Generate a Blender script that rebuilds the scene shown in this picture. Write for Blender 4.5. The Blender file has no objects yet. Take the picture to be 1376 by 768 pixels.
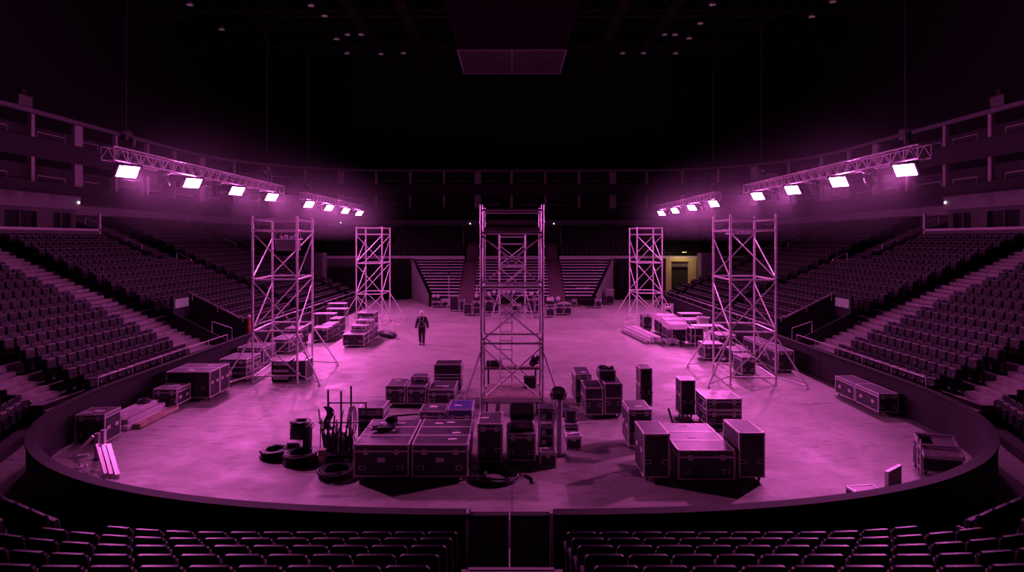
# Arena load-in under magenta floodlights.  X right, Y away from the camera, Z up, metres.
import bpy, math, random
from mathutils import Vector, Matrix
random.seed(7)
PI = math.pi
sc = bpy.context.scene
col = sc.collection
F, HC, CX, CY = 800.0, 5.5, 688.0, 322.0          # focal length in px, eye height, principal point

# ------------------------------------------------------------------ helpers
def W(u, v, z=0.0):
    p = (v - CY) / (HC - z)
    return Vector(((u - CX) / p, F / p, z))

class MB:
    def __init__(s): s.v, s.f = [], []
    def add(s, vs, fs, M=None):
        b = len(s.v)
        s.v += [tuple(M @ Vector(q)) if M else tuple(q) for q in vs]
        s.f += [tuple(b + i for i in f) for f in fs]
        return s
    def box(s, x0, x1, y0, y1, z0, z1, M=None):
        vs = [(x, y, z) for z in (z0, z1) for y in (y0, y1) for x in (x0, x1)]
        return s.add(vs, [(0, 2, 3, 1), (4, 5, 7, 6), (0, 1, 5, 4), (2, 6, 7, 3), (0, 4, 6, 2), (1, 3, 7, 5)], M)
    def bbox(s, x0, x1, y0, y1, z0, z1, b=.01, M=None):      # box with chamfered edges
        X, Y, Z = (x0, x1), (y0, y1), (z0, z1)
        vs, idx = [], {}
        for i in (0, 1):
            for j in (0, 1):
                for k in (0, 1):
                    sx, sy, sz = (1, -1)[i] * b, (1, -1)[j] * b, (1, -1)[k] * b
                    for a, q in enumerate(((X[i], Y[j] + sy, Z[k] + sz), (X[i] + sx, Y[j], Z[k] + sz), (X[i] + sx, Y[j] + sy, Z[k]))):
                        idx[i, j, k, a] = len(vs); vs.append(q)
        fs = []
        o = [(0, 0), (1, 0), (1, 1), (0, 1)]
        for e in (0, 1):
            for a in range(3):
                def key(p, q, a=a, e=e):
                    t = [p, q]; t.insert(a, e); return tuple(t) + (a,)
                f = [idx[key(p, q)] for p, q in o]
                flip = (e == 0) ^ (a == 1)
                fs.append(tuple(f[::-1] if flip else f))
        for a in range(3):                                     # edges along axis a
            b1, b2 = [q for q in range(3) if q != a]
            for p in (0, 1):
                for q in (0, 1):
                    def k2(t, face):
                        c = [0, 0, 0]; c[a] = t; c[b1] = p; c[b2] = q
                        return idx[tuple(c) + (face,)]
                    f = [k2(0, b1), k2(1, b1), k2(1, b2), k2(0, b2)]
                    fs.append(tuple(f))
        for i in (0, 1):
            for j in (0, 1):
                for k in (0, 1):
                    fs.append(tuple(idx[i, j, k, a] for a in range(3)))
        return s.add(vs, fs, M)
    def tube(s, p, q, r=.024, n=8, r2=None, cap=True):
        p, q = Vector(p), Vector(q); d = q - p
        if d.length < 1e-6: return s
        m = d.to_track_quat('Z', 'Y').to_matrix()
        r2 = r if r2 is None else r2
        vs = [p + m @ Vector((r * math.cos(2 * PI * i / n), r * math.sin(2 * PI * i / n), 0)) for i in range(n)]
        vs += [q + m @ Vector((r2 * math.cos(2 * PI * i / n), r2 * math.sin(2 * PI * i / n), 0)) for i in range(n)]
        fs = [(i, (i + 1) % n, n + (i + 1) % n, n + i) for i in range(n)]
        if cap: fs += [tuple(range(n - 1, -1, -1)), tuple(range(n, 2 * n))]
        return s.add(vs, fs)
    def path(s, pts, r=.02, n=6, closed=False):
        pts = [Vector(p) for p in pts]; N = len(pts); vs = []
        for i, p in enumerate(pts):
            a = pts[(i - 1) % N] if (closed or i) else p
            b = pts[(i + 1) % N] if (closed or i < N - 1) else p
            m = (b - a).to_track_quat('Z', 'Y').to_matrix()
            vs += [p + m @ Vector((r * math.cos(2 * PI * j / n), r * math.sin(2 * PI * j / n), 0)) for j in range(n)]
        fs = []
        for i in range(N if closed else N - 1):
            k = (i + 1) % N
            fs += [(i * n + j, i * n + (j + 1) % n, k * n + (j + 1) % n, k * n + j) for j in range(n)]
        if not closed: fs += [tuple(range(n - 1, -1, -1)), tuple((N - 1) * n + j for j in range(n))]
        return s.add(vs, fs)
    def lathe(s, prof, n=20, M=None):
        vs = [(r * math.cos(2 * PI * j / n), r * math.sin(2 * PI * j / n), z) for r, z in prof for j in range(n)]
        fs = []
        for i in range(len(prof) - 1):
            fs += [(i * n + j, i * n + (j + 1) % n, (i + 1) * n + (j + 1) % n, (i + 1) * n + j) for j in range(n)]
        if prof[0][0] > 1e-4: fs.append(tuple(range(n - 1, -1, -1)))
        if prof[-1][0] > 1e-4: fs.append(tuple((len(prof) - 1) * n + j for j in range(n)))
        return s.add(vs, fs, M)
    def prism(s, poly, a, b, axis='y', M=None):               # polygon in the other two axes, extruded
        def pt(p, t):
            return (p[0], t, p[1]) if axis == 'y' else ((t, p[0], p[1]) if axis == 'x' else (p[0], p[1], t))
        n = len(poly)
        vs = [pt(p, a) for p in poly] + [pt(p, b) for p in poly]
        fs = [(i, (i + 1) % n, n + (i + 1) % n, n + i) for i in range(n)] + [tuple(range(n - 1, -1, -1)), tuple(range(n, 2 * n))]
        return s.add(vs, fs, M)
    def mesh(s, name, sharp=40):
        me = bpy.data.meshes.new(name)
        me.from_pydata(s.v, [], s.f); me.validate(); me.update()
        import bmesh
        bm = bmesh.new(); bm.from_mesh(me); bmesh.ops.recalc_face_normals(bm, faces=bm.faces); bm.to_mesh(me); bm.free()
        me.shade_smooth(); me.set_sharp_from_angle(angle=math.radians(sharp))
        return me

def obj(name, mb, m, parent=None, loc=None, rotz=0.0, label=None):
    me = mb.mesh(name) if isinstance(mb, MB) else mb
    if isinstance(mb, MB): me.materials.append(m)
    o = bpy.data.objects.new(name, me); col.objects.link(o)
    if parent: o.parent = parent
    if loc is not None: o.location = loc
    o.rotation_euler.z = rotz
    if label: o['label'] = label
    return o
def tag(o, label, cat, group=None):
    o['label'] = label; o['category'] = cat
    if group: o['group'] = group
    return o
def thing(name, label, cat, loc=(0, 0, 0), rotz=0.0, group=None):
    o = bpy.data.objects.new(name, None); col.objects.link(o)
    o.location = loc; o.rotation_euler.z = rotz; o.empty_display_size = .2
    return tag(o, label, cat, group)
def struct(name, mb, m, label=None):
    o = obj(name, mb, m); o['kind'] = 'structure'
    if label: o['label'] = label
    return o
def dup(root, loc, rotz, label, group=None):
    r = root.copy(); col.objects.link(r); r.location = loc; r.rotation_euler.z = rotz; r['label'] = label
    if group: r['group'] = group
    for ch in list(root.children):
        c = ch.copy(); col.objects.link(c); c.parent = r
        for g in list(ch.children):
            d = g.copy(); col.objects.link(d); d.parent = c
    return r
ORD = ['front', 'second', 'third', 'fourth', 'fifth', 'sixth', 'seventh', 'eighth', 'ninth', 'tenth', 'eleventh', 'twelfth', 'thirteenth',
       'fourteenth', 'fifteenth', 'sixteenth', 'seventeenth', 'eighteenth', 'nineteenth', 'twentieth', 'twenty-first', 'twenty-second',
       'twenty-third', 'twenty-fourth', 'twenty-fifth', 'twenty-sixth', 'twenty-seventh', 'twenty-eighth', 'twenty-ninth', 'thirtieth']
def nth(i): return 'first' if i == 0 else ORD[i]

# ------------------------------------------------------------------ materials
def mat(name, c, rough=.5, metal=0.0, var=0.0, scale=6.0, bump=0.0, emit=None, strength=0.0, spec=.5):
    m = bpy.data.materials.new(name); m.use_nodes = True
    nt = m.node_tree; b = nt.nodes['Principled BSDF']
    b.inputs['Base Color'].default_value = (*c, 1); b.inputs['Roughness'].default_value = rough
    b.inputs['Metallic'].default_value = metal; b.inputs['Specular IOR Level'].default_value = spec
    if emit:
        b.inputs['Emission Color'].default_value = (*emit, 1); b.inputs['Emission Strength'].default_value = strength
    if var or bump:
        tc = nt.nodes.new('ShaderNodeTexCoord'); nz = nt.nodes.new('ShaderNodeTexNoise')
        nz.inputs['Scale'].default_value = scale; nz.inputs['Detail'].default_value = 6
        nt.links.new(tc.outputs['Object'], nz.inputs['Vector'])
        if var:
            r = nt.nodes.new('ShaderNodeValToRGB')
            r.color_ramp.elements[0].position = .3; r.color_ramp.elements[1].position = .7
            r.color_ramp.elements[0].color = (*[k * (1 - var) for k in c], 1)
            r.color_ramp.elements[1].color = (*[min(1, k * (1 + var)) for k in c], 1)
            nt.links.new(nz.outputs['Fac'], r.inputs['Fac']); nt.links.new(r.outputs['Color'], b.inputs['Base Color'])
        if bump:
            bp = nt.nodes.new('ShaderNodeBump'); bp.inputs['Strength'].default_value = bump; bp.inputs['Distance'].default_value = .02
            nt.links.new(nz.outputs['Fac'], bp.inputs['Height']); nt.links.new(bp.outputs['Normal'], b.inputs['Normal'])
    return m

def floor_mat():
    m = bpy.data.materials.new('concrete_floor'); m.use_nodes = True
    nt = m.node_tree; N, L = nt.nodes, nt.links; b = N['Principled BSDF']
    tc = N.new('ShaderNodeTexCoord'); P = tc.outputs['Object']
    def noise(scale, detail, dist=0.0, stretch=None, rough=.6):
        src = P
        if stretch:
            mp = N.new('ShaderNodeMapping'); mp.inputs['Scale'].default_value = stretch; L.new(P, mp.inputs['Vector']); src = mp.outputs['Vector']
        z = N.new('ShaderNodeTexNoise'); z.inputs['Scale'].default_value = scale; z.inputs['Detail'].default_value = detail
        z.inputs['Distortion'].default_value = dist; z.inputs['Roughness'].default_value = rough; L.new(src, z.inputs['Vector']); return z.outputs['Fac']
    def ramp(fac, p0, p1, c0, c1):
        r = N.new('ShaderNodeValToRGB'); e = r.color_ramp.elements
        e[0].position, e[1].position = p0, p1; e[0].color = (*[c0] * 3, 1); e[1].color = (*[c1] * 3, 1); L.new(fac, r.inputs['Fac']); return r.outputs['Color']
    def mul(a, c):
        x = N.new('ShaderNodeMix'); x.data_type = 'RGBA'; x.blend_type = 'MULTIPLY'; x.inputs[0].default_value = 1.0
        L.new(a, x.inputs[6]); L.new(c, x.inputs[7]); return x.outputs[2]
    c = ramp(noise(.35, 8, .4), .3, .72, .30, .44)
    c = mul(c, ramp(noise(2.2, 9, .8, (1, 2.4, 1)), .30, .62, .66, 1.0))
    c = mul(c, ramp(noise(.9, 4, 1.2, (1, 3.5, 1)), .30, .40, .42, 1.0))          # scuffs and old spills
    c = mul(c, ramp(noise(14, 4), .3, .6, .88, 1.0))
    # saw-cut joints
    sep = N.new('ShaderNodeSeparateXYZ'); L.new(P, sep.inputs[0])
    def joint(out, at, w):
        s1 = N.new('ShaderNodeMath'); s1.operation = 'SUBTRACT'; s1.inputs[1].default_value = at; L.new(out, s1.inputs[0])
        s2 = N.new('ShaderNodeMath'); s2.operation = 'ABSOLUTE'; L.new(s1.outputs[0], s2.inputs[0])
        s3 = N.new('ShaderNodeMath'); s3.operation = 'GREATER_THAN'; s3.inputs[1].default_value = w; L.new(s2.outputs[0], s3.inputs[0])
        return ramp(s3.outputs[0], 0, 1, .45, 1.0)
    c = mul(c, joint(sep.outputs['Y'], 17.6, .018)); c = mul(c, joint(sep.outputs['X'], 0.0, .012))
    c = mul(c, joint(sep.outputs['Y'], 34.0, .02))
    tint = N.new('ShaderNodeRGB'); tint.outputs[0].default_value = (1.0, 1.02, .86, 1)      # sandy cement
    c = mul(c, tint.outputs[0])
    L.new(c, b.inputs['Base Color'])
    L.new(ramp(noise(1.1, 6, .5), .3, .7, .42, .68), b.inputs['Roughness'])
    bp = N.new('ShaderNodeBump'); bp.inputs['Strength'].default_value = .12; bp.inputs['Distance'].default_value = .01
    L.new(noise(9, 6), bp.inputs['Height']); L.new(bp.outputs['Normal'], b.inputs['Normal'])
    return m

LC = (1.0, .15, .755)                                        # floodlight gel colour
M = dict(
    floor=floor_mat(),
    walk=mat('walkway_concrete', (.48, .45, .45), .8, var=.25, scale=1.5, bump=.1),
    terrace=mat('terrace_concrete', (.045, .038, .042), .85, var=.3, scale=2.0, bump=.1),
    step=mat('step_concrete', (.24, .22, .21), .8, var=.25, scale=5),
    board=mat('dasher_board', (.015, .014, .015), .6, var=.2, scale=2.5, spec=.25),
    cap=mat('dasher_cap', (.014, .013, .014), .75, spec=.2),
    pale=mat('pale_metal', (.55, .52, .53), .4, .4),
    gate=mat('gate_panel', (.035, .03, .034), .55, var=.2, scale=3),
    dark=mat('dark_wall', (.02, .018, .022), .8, var=.2, scale=2),
    black=mat('black_drape', (.012, .011, .013), .9),
    fascia=mat('fascia_panel', (.18, .17, .17), .6, var=.12, scale=.8),
    suite=mat('suite_wall', (.075, .07, .07), .7, var=.15, scale=1.2),
    glass=mat('suite_window_glass', (.01, .01, .012), .15),
    column=mat('column_paint', (.5, .46, .48), .7),
    ring=mat('ring_slab', (.05, .045, .05), .8),
    rim=mat('ring_rim', (.22, .2, .22), .6),
    roof=mat('roof_deck', (.012, .012, .014), .9),
    steel=mat('roof_steel', (.05, .05, .055), .6, .2),
    seat=mat('seat_plastic', (.0105, .0115, .0105), .5, var=.18, scale=5, spec=.2),
    seatdark=mat('seat_upholstery', (.010, .011, .010), .42, var=.15, scale=14, spec=.18),
    seattrim=mat('seat_edge_trim', (.20, .185, .185), .42),  # paler colour stands for light caught on the seat tops
    seatleg=mat('seat_bracket', (.03, .03, .032), .5, .3),
    galv=mat('galvanised_tube', (.80, .77, .78), .35, .12, var=.08, scale=9),
    worn=mat('weathered_tube', (.50, .47, .49), .38, .2, var=.2, scale=9),
    alu=mat('aluminium', (.75, .72, .74), .32, .2, var=.08, scale=12),
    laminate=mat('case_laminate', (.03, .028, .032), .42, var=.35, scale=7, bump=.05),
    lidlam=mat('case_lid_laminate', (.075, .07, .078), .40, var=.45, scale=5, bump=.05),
    trim=mat('case_edging', (.62, .58, .60), .34, .2, var=.12, scale=10),
    latch=mat('case_hardware', (.60, .56, .58), .36, .2),
    paper=mat('paper_label', (.75, .73, .72), .8),
    blue=mat('blue_lid', (.07, .06, .25), .4, var=.25, scale=6),
    rubber=mat('rubber', (.015, .014, .016), .55),
    cable=mat('cable_jacket', (.018, .017, .02), .38),
    wood=mat('deck_plywood', (.20, .16, .13), .75, var=.3, scale=4),
    timber=mat('timber_plank', (.42, .30, .22), .75, var=.3, scale=4),
    blackm=mat('black_metal', (.02, .02, .022), .45, .3),
    screen=mat('dark_screen', (.012, .012, .016), .12),
    cloth=mat('dust_sheet', (.55, .48, .52), .9, var=.12, scale=5, bump=.3),
    white=mat('pale_plastic', (.6, .57, .58), .5),
    red=mat('red_paint', (.55, .08, .05), .5),
    bench=mat('bench_board', (.80, .76, .78), .5, var=.1, scale=3),
    yellow=mat('cream_paint', (.75, .66, .30), .6),
    skin=mat('skin', (.62, .40, .32), .55), hair=mat('pale_hair', (.88, .84, .78), .7, var=.2, scale=60),
    jacket=mat('black_jacket', (.02, .02, .026), .75, var=.3, scale=14), trouser=mat('dark_trousers', (.022, .02, .026), .8, var=.3, scale=14),
    shoe=mat('work_shoe', (.03, .026, .028), .5), strap=mat('grey_strap', (.22, .20, .22), .7),
    lens=mat('floodlight_lens', (.9, .9, .9), .3, emit=LC, strength=75.0),
    tiny=mat('small_lamp_lens', (.9, .9, .9), .3, emit=(1, .82, .95), strength=5.0),
    dim=mat('dimmed_lamp_lens', (.6, .5, .55), .3, emit=(1, .5, .82), strength=.16),  # faint glow put in for the light these roof fixtures catch
    warm=mat('doorway_lamp_lens', (.9, .9, .8), .3, emit=(1, .78, .25), strength=9.0),  # lens of the lamp added at the cream doorway
    sign=mat('lit_panel', (.2, .15, .2), .4, var=.9, scale=22, emit=(1, .38, .9), strength=.07),
)

# ------------------------------------------------------------------ rink wall curve
A_, B_, YC, NEXP = 12.4, 9.45, 19.0, 2.5
YFAR = 53.0
def wall_curve(off=0.0, n=72, yend=50.0):
    pts = [(-A_ - off, yend), (-A_ - off, 40.0), (-A_ - off, 30.0), (-A_ - off, 24.0)]
    for i in range(n + 1):
        t = PI + PI * i / n
        cx, sy = math.cos(t), math.sin(t)
        x = math.copysign(abs(cx) ** (2 / NEXP), cx) * A_; y = -abs(sy) ** (2 / NEXP) * B_
        nx = math.copysign(abs(x / A_) ** (NEXP - 1), x) / A_; ny = -abs(y / B_) ** (NEXP - 1) / B_
        l = math.hypot(nx, ny); pts.append((x + off * nx / l, YC + y + off * ny / l))
    pts += [(A_ + off, 24.0), (A_ + off, 30.0), (A_ + off, 40.0), (A_ + off, yend)]
    return pts
def ribbon(mb, pa, pb, za, zb, skip=None):                    # solid between two offset curves
    n = len(pa)
    for i in range(n - 1):
        if skip and skip(pa[i], pa[i + 1]): continue
        q = [pa[i], pa[i + 1], pb[i + 1], pb[i]]
        vs = [(x, y, za) for x, y in q] + [(x, y, zb) for x, y in q]
        mb.add(vs, [(3, 2, 1, 0), (4, 5, 6, 7), (0, 1, 5, 4), (1, 2, 6, 5), (2, 3, 7, 6), (3, 0, 4, 7)])
    return mb

# ------------------------------------------------------------------ room shell
struct('floor', MB().box(-14.2, 14.2, 8.6, 56.5, -.2, 0), M['floor'], 'scuffed concrete arena floor under magenta light')
w = MB(); w.box(-34, -14.2, -10, 72, -.25, -.004); w.box(14.2, 34, -10, 72, -.25, -.004); w.box(-14.2, 14.2, -10, 8.6, -.25, -.004)
struct('floor_walkway', w, M['walk'], 'bare concrete walkway around the rink wall')
GX0, GX1 = -.72, .64
gate_skip = lambda a, b: a[1] < 12 and GX0 - .02 < (a[0] + b[0]) / 2 < GX1 + .02
ca = wall_curve(0.0, 120); ci = wall_curve(-.16, 120)
struct('wall_rink', ribbon(MB(), ca, ci, 0, 1.03, gate_skip), M['board'], 'low dark curved rink wall around the floor')
cap = ribbon(MB(), wall_curve(.02, 120), wall_curve(-.20, 120), 1.03, 1.10, gate_skip)
struct('trim_1', cap, M['cap'], 'dark rail along the top of the rink wall')
gy = YC - B_
xm = (GX0 + GX1) / 2
for k, (a, b) in enumerate(((GX0 + .03, xm - .012), (xm + .012, GX1 - .03))):
    d = struct('door_%d' % (k + 1), MB().bbox(a, b, gy + .01, gy + .10, .05, 1.0, .01), M['gate'], 'dark rink gate leaf, %s of the pair' % ('left' if k == 0 else 'right'))
    obj('door_rail', MB().box(a, b, gy - .006, gy + .012, .545, .565).box(a, b, gy + .0, gy + .14, 1.0, 1.08), M['cap'], d)
    obj('door_edge', MB().box(*((b - .02, b + .012) if k == 0 else (a - .012, a - .004)), gy - .008, gy + .012, .56, 1.0), M['pale'], d, label='pale metal edge strip')
struct('trim_2', MB().box(GX0 - .02, GX0 + .025, gy - .012, gy + .16, 0, 1.12).box(GX1 - .025, GX1 + .02, gy - .012, gy + .16, 0, 1.12), M['pale'], 'pale metal gate posts in the rink wall')
# closed outer walls, roof
struct('wall_left', MB().box(-36.3, -36, -12, 76, -.2, 31), M['dark']); struct('wall_right', MB().box(36, 36.3, -12, 76, -.2, 31), M['dark'])
struct('wall_back', MB().box(-36, 36, 75.7, 76, -.2, 31), M['dark']); struct('wall_front', MB().box(-36, 36, -12, -11.7, -.2, 31), M['dark'])
struct('ceiling', MB().box(-36.3, 36.3, -12, 76, 31, 31.3), M['roof'])

# ------------------------------------------------------------------ stands
X0S, RUN, RISE, ZF0 = 13.15, .66, .30, .45
YS0, YS1 = 17.3, 50.0
NR = 20
AISLES = (25.6, 37.5, 47.4); GAPS = (1.45, .62, .62)
for s, side in ((-1, 'left'), (1, 'right')):
    t = MB()
    for i in range(NR):
        xa, xb = X0S + RUN * i - .34, X0S + RUN * (i + 1) - .34
        z = ZF0 + RISE * i
        y0 = YS0
        segs = [(y0, YS1)] if i > 3 else [(y0, 26.95), (28.5, YS1)]
        for a, b in segs: t.box(min(s * xa, s * xb), max(s * xa, s * xb), a, b, -.0, z)
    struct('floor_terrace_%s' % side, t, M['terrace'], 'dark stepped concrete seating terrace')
    for k, ya in enumerate((17.6,) + AISLES):
        st = MB(); hw_ = (.55, 1.28, .5, .5)[k]
        for i in range(NR if k > 0 else 14):
            xa = X0S + RUN * i - .34; z = ZF0 + RISE * i
            if k == 1 and i > 15: break
            st.box(min(s * (xa - .02), s * (xa + .30)), max(s * (xa - .02), s * (xa + .30)), ya - hw_, ya + hw_, z - .25, z + .012)
            st.box(min(s * (xa + .33), s * (xa + .66)), max(s * (xa + .33), s * (xa + .66)), ya - hw_, ya + hw_, z - .1, z + .15)
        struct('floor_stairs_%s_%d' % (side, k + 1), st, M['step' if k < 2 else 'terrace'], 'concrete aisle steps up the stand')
    # vomitory walls
    v = MB()
    for yy, dz in ((26.95, -.75), (28.38, 0)):
        v.prism([(s * 12.6, 0), (s * 12.6, 1.75 + dz), (s * 13.0, 1.75 + dz), (s * 15.4, 2.95 + dz), (s * 15.5, 2.95 + dz), (s * 15.5, 0)], yy, yy + .12, 'y')
    v.box(min(s * 15.35, s * 15.47), max(s * 15.35, s * 15.47), 26.95, 28.5, 1.9, 2.95)
    struct('wall_tunnel_%s' % side, v, M['black'], 'black tunnel mouth walls cut into the stand')
    pn = MB().box(min(s * 15.31, s * 15.35), max(s * 15.31, s * 15.35), 27.1, 28.2, 2.38, 2.78)
    tag(obj('lit_sign', pn, M['sign']), 'dim glowing panel over the %s tunnel mouth in the stand' % side, 'sign')
    h = MB()
    h.path([(s * 12.8, 28.3, 1.86), (s * 13.0, 28.3, 1.86), (s * 15.4, 28.3, 3.05)], .02); h.path([(s * 12.7, 27.0, 1.05), (s * 12.7, 27.0, 1.5), (s * 13.6, 27.0, 1.8), (s * 13.6, 27.0, 1.2)], .02)
    for q in (12.8, 14.0, 15.2): h.tube((s * q, 28.3, 1.6 + max(0, (q - 13.0)) * .45), (s * q, 28.3, 1.86 + max(0, (q - 13.0)) * .496), .016)
    tag(obj('handrail', h, M['worn']), 'thin metal handrail edging the %s tunnel mouth' % side, 'handrail')
    # rails before the first row
    for k, (a, b) in enumerate(((18.3, 26.6), (28.7, 49.8))):
        r = thing('front_rail', 'pale two-bar rail before the %s stand front row, %s the tunnel mouth' % (side, 'nearer than' if k == 0 else 'beyond'), 'rail', (s * 12.72, (a + b) / 2, ZF0), group='stand front rails')
        L2 = (b - a) / 2
        for z in (.5, .82): obj('bar', MB().tube((0, -L2, z), (0, L2, z), .016), M['worn'], r)
        n = int((b - a) / 1.6)
        for j in range(n + 1):
            y = -L2 + 2 * L2 * j / n
            obj('post', MB().tube((0, y, 0), (0, y, .82), .016), M['worn'], r)
    struct('floor_ledge_%s' % side, MB().box(min(s * 12.56, s * 12.82), max(s * 12.56, s * 12.82), YS0, YS1, 0, ZF0), M['terrace'])
    # fascia, suite
    fx = 26.0
    struct('trim_%d' % (3 if s < 0 else 4), MB().box(min(s * fx, s * (fx + .2)), max(s * fx, s * (fx + .2)), 34.0, 62, 7.0, 7.55), M['fascia'], 'pale fascia band above the stand')
    struct('wall_upper_%s' % side, MB().box(min(s * 26.2, s * 26.4), max(s * 26.2, s * 26.4), 26, 62, 0, 7.0), M['dark'])
    su = MB()
    su.box(min(s * 24.9, s * 25.2), max(s * 24.9, s * 25.2), 20, 34, 5.0, 5.9); su.box(min(s * 24.9, s * 25.2), max(s * 24.9, s * 25.2), 20, 34, 7.0, 7.2)
    for a, b in ((20, 24.6), (25.6, 26.3), (28.4, 29.2), (31.2, 32.3), (33.6, 34)): su.box(min(s * 24.9, s * 25.2), max(s * 24.9, s * 25.2), a, b, 5.9, 7.0)
    struct('wall_suite_%s' % side, su, M['suite'], 'suite front wall with dark openings above the stand')
    struct('trim_%d' % (5 if s < 0 else 6), MB().box(min(s * 24.7, s * 24.95), max(s * 24.7, s * 24.95), 18, 34.1, 7.2, 7.95), M['fascia'], 'pale fascia over the suite windows')
    for k, (a, b) in enumerate(((24.6, 25.6), (26.3, 28.4), (29.2, 31.2), (32.3, 33.6))):
        wn = struct('window_%d' % (k + 1 + (4 if s > 0 else 0)), MB().box(min(s * 25.05, s * 25.08), max(s * 25.05, s * 25.08), a, b, 5.9, 7.0), M['glass'])
        obj('mullion', MB().box(min(s * 24.97, s * 25.05), max(s * 24.97, s * 25.05), (a + b) / 2 - .04, (a + b) / 2 + .04, 5.9, 7.0), M['suite'], wn)
    struct('floor_suite_%s' % side, MB().box(min(s * 23.55, s * 26.2), max(s * 23.55, s * 26.2), 18, 34.2, 5.15, 5.3), M['terrace'])
    struct('trim_%d' % (7 if s < 0 else 8), MB().box(min(s * 23.6, s * 23.72), max(s * 23.6, s * 23.72), 27.3, 34.2, 6.0, 6.12).box(min(s * 23.6, s * 23.72), max(s * 23.6, s * 23.72), 34.05, 34.2, 5.3, 7.0), M['column'], 'pale parapet rail and end post before the suite')
    struct('wall_suite_parapet_%s' % side, MB().box(min(s * 23.62, s * 23.7), max(s * 23.62, s * 23.7), 27.3, 34.2, 5.3, 6.0), M['suite'])
    # dark stair head between the suite and the far block
    struct('wall_stair_%s' % side, MB().prism([(s * 20.6, 3.6), (s * 20.6, 4.6), (s * 23.6, 6.0), (s * 26.1, 6.9), (s * 26.1, 3.6)], 34.25, 34.4, 'y'), M['dark'])
    for k, (xx, yy, lab) in enumerate(((25.0, 34.9, 'top'), (22.6, 34.9, 'middle'), (20.6, 36.6, 'foot'), (22.5, 46.6, 'far'))):
        zf = ZF0 + RISE * int((xx - X0S + .34) / RUN)
        hp = MB().path([(s * xx, yy, zf), (s * xx, yy, zf + .95), (s * (xx - .9), yy, zf + .55), (s * (xx - .9), yy, zf - .45)], .022)
        tag(obj('stair_handrail', hp, M['galv']), 'short pale handrail hoop on the %s stand stairs, %s one' % (side, lab), 'handrail')
    tl = MB().lathe([(.05, -.03), (.07, 0), (.05, .03)], 10, Matrix.Translation((s * 24.66, 33.9, 7.62)) @ Matrix.Rotation(PI / 2, 4, 'Y'))
    tag(obj('wall_lamp', tl, M['tiny']), 'tiny lit white lamp on the %s suite fascia' % side, 'lamp')
    # end wall of stand + grey panel boxes on the far parapet
    struct('wall_stand_end_%s' % side, MB().prism([(s * 12.8, 0)] + [(s * (X0S + RUN * i - .34 + a), ZF0 + RISE * i) for i in range(NR) for a in (0, RUN)] + [(s * 26, 0)], 50.0, 50.06, 'y'), M['dark'])
    struct('wall_panel_%s' % side, MB().bbox(min(s * 16.6, s * 18.3), max(s * 16.6, s * 18.3), 52.2, 53.4, 0, 4.35, .02), M['fascia'], 'grey panelled box before the far parapet')

# red post by the left tunnel
rp = thing('red_post', 'red post standing at the left tunnel mouth above the rink wall', 'post', (-12.45, 28.2, 1.1))
obj('post', MB().tube((0, 0, 0), (0, 0, .75), .065, 12), M['red'], rp); obj('cap', MB().lathe([(.07, .75), (.07, .80), (.04, .84), (0, .86)], 12), M['white'], rp)

# near terrace (under the camera) and corner terraces
nt_ = MB()
D0, DR, ZN0, ZNR = 8.35, .69, .57, .26
for i in range(16):
    yb = D0 - DR * i + .42; z = ZN0 + ZNR * i
    if z > 4.2: break
    for a, b in (((-6.55, -.72), (.72, 6.55)) if i < 12 else ((-6.55, 6.55),)):
        nt_.box(a, b, yb - DR, yb, 0, z)
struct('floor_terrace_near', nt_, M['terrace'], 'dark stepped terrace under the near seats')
ais = MB()
ais.box(-.72, .72, 7.55, 8.50, 0, .80)
for i in range(2, 14):
    yb = D0 - DR * i + .42
    ais.box(-.72, .72, yb - DR, yb, 0, ZN0 + ZNR * i); ais.box(-.72, .72, yb, yb + .3, 0, ZN0 + ZNR * i - .13)
struct('floor_stairs_near', ais, M['step'], 'concrete aisle steps down to the rink gate')
struct('trim_9', MB().box(-.62, .60, 8.47, 8.53, .78, .812), M['pale'], 'pale nosing strip on the aisle landing')
def block_terrace(name, org, dirv, nrm, z0, rise, run, s0, s1, rows, front=.42):
    mb = MB(); org, dirv, nrm = Vector(org), Vector(dirv).normalized(), Vector(nrm).normalized()
    for i in range(rows):
        a = org + nrm * (run * i - front); b = org + nrm * (run * (i + 1) - front)
        q = [a + dirv * s0, a + dirv * s1, b + dirv * s1, b + dirv * s0]
        vs = [(p.x, p.y, 0) for p in q] + [(p.x, p.y, z0 + rise * i) for p in q]
        mb.add(vs, [(3, 2, 1, 0), (4, 5, 6, 7), (0, 1, 5, 4), (1, 2, 6, 5), (2, 3, 7, 6), (3, 0, 4, 7)])
    return struct(name, mb, M['terrace'])
CB1 = dict(org=(13.95, 17.0), dirv=(-.36, -.93), nrm=(.93, -.36), z0=.25, rise=.35, run=.66)
CB2 = dict(org=(6.75, 8.75), dirv=(.885, .466), nrm=(.466, -.885), z0=.60, rise=.26, run=.69)
for s, side in ((-1, 'left'), (1, 'right')):
    f = lambda t: (s * t[0], t[1])
    for nm, C, L, rows in (('floor_corner_%s' % side, CB1, 3.6, 9), ('floor_corner_near_%s' % side, CB2, 4.2, 7)):
        block_terrace(nm, f(C['org']), f(C['dirv']), f(C['nrm']), C['z0'], C['rise'], C['run'], -.1 if C is CB2 else -.15, L, rows)

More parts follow.
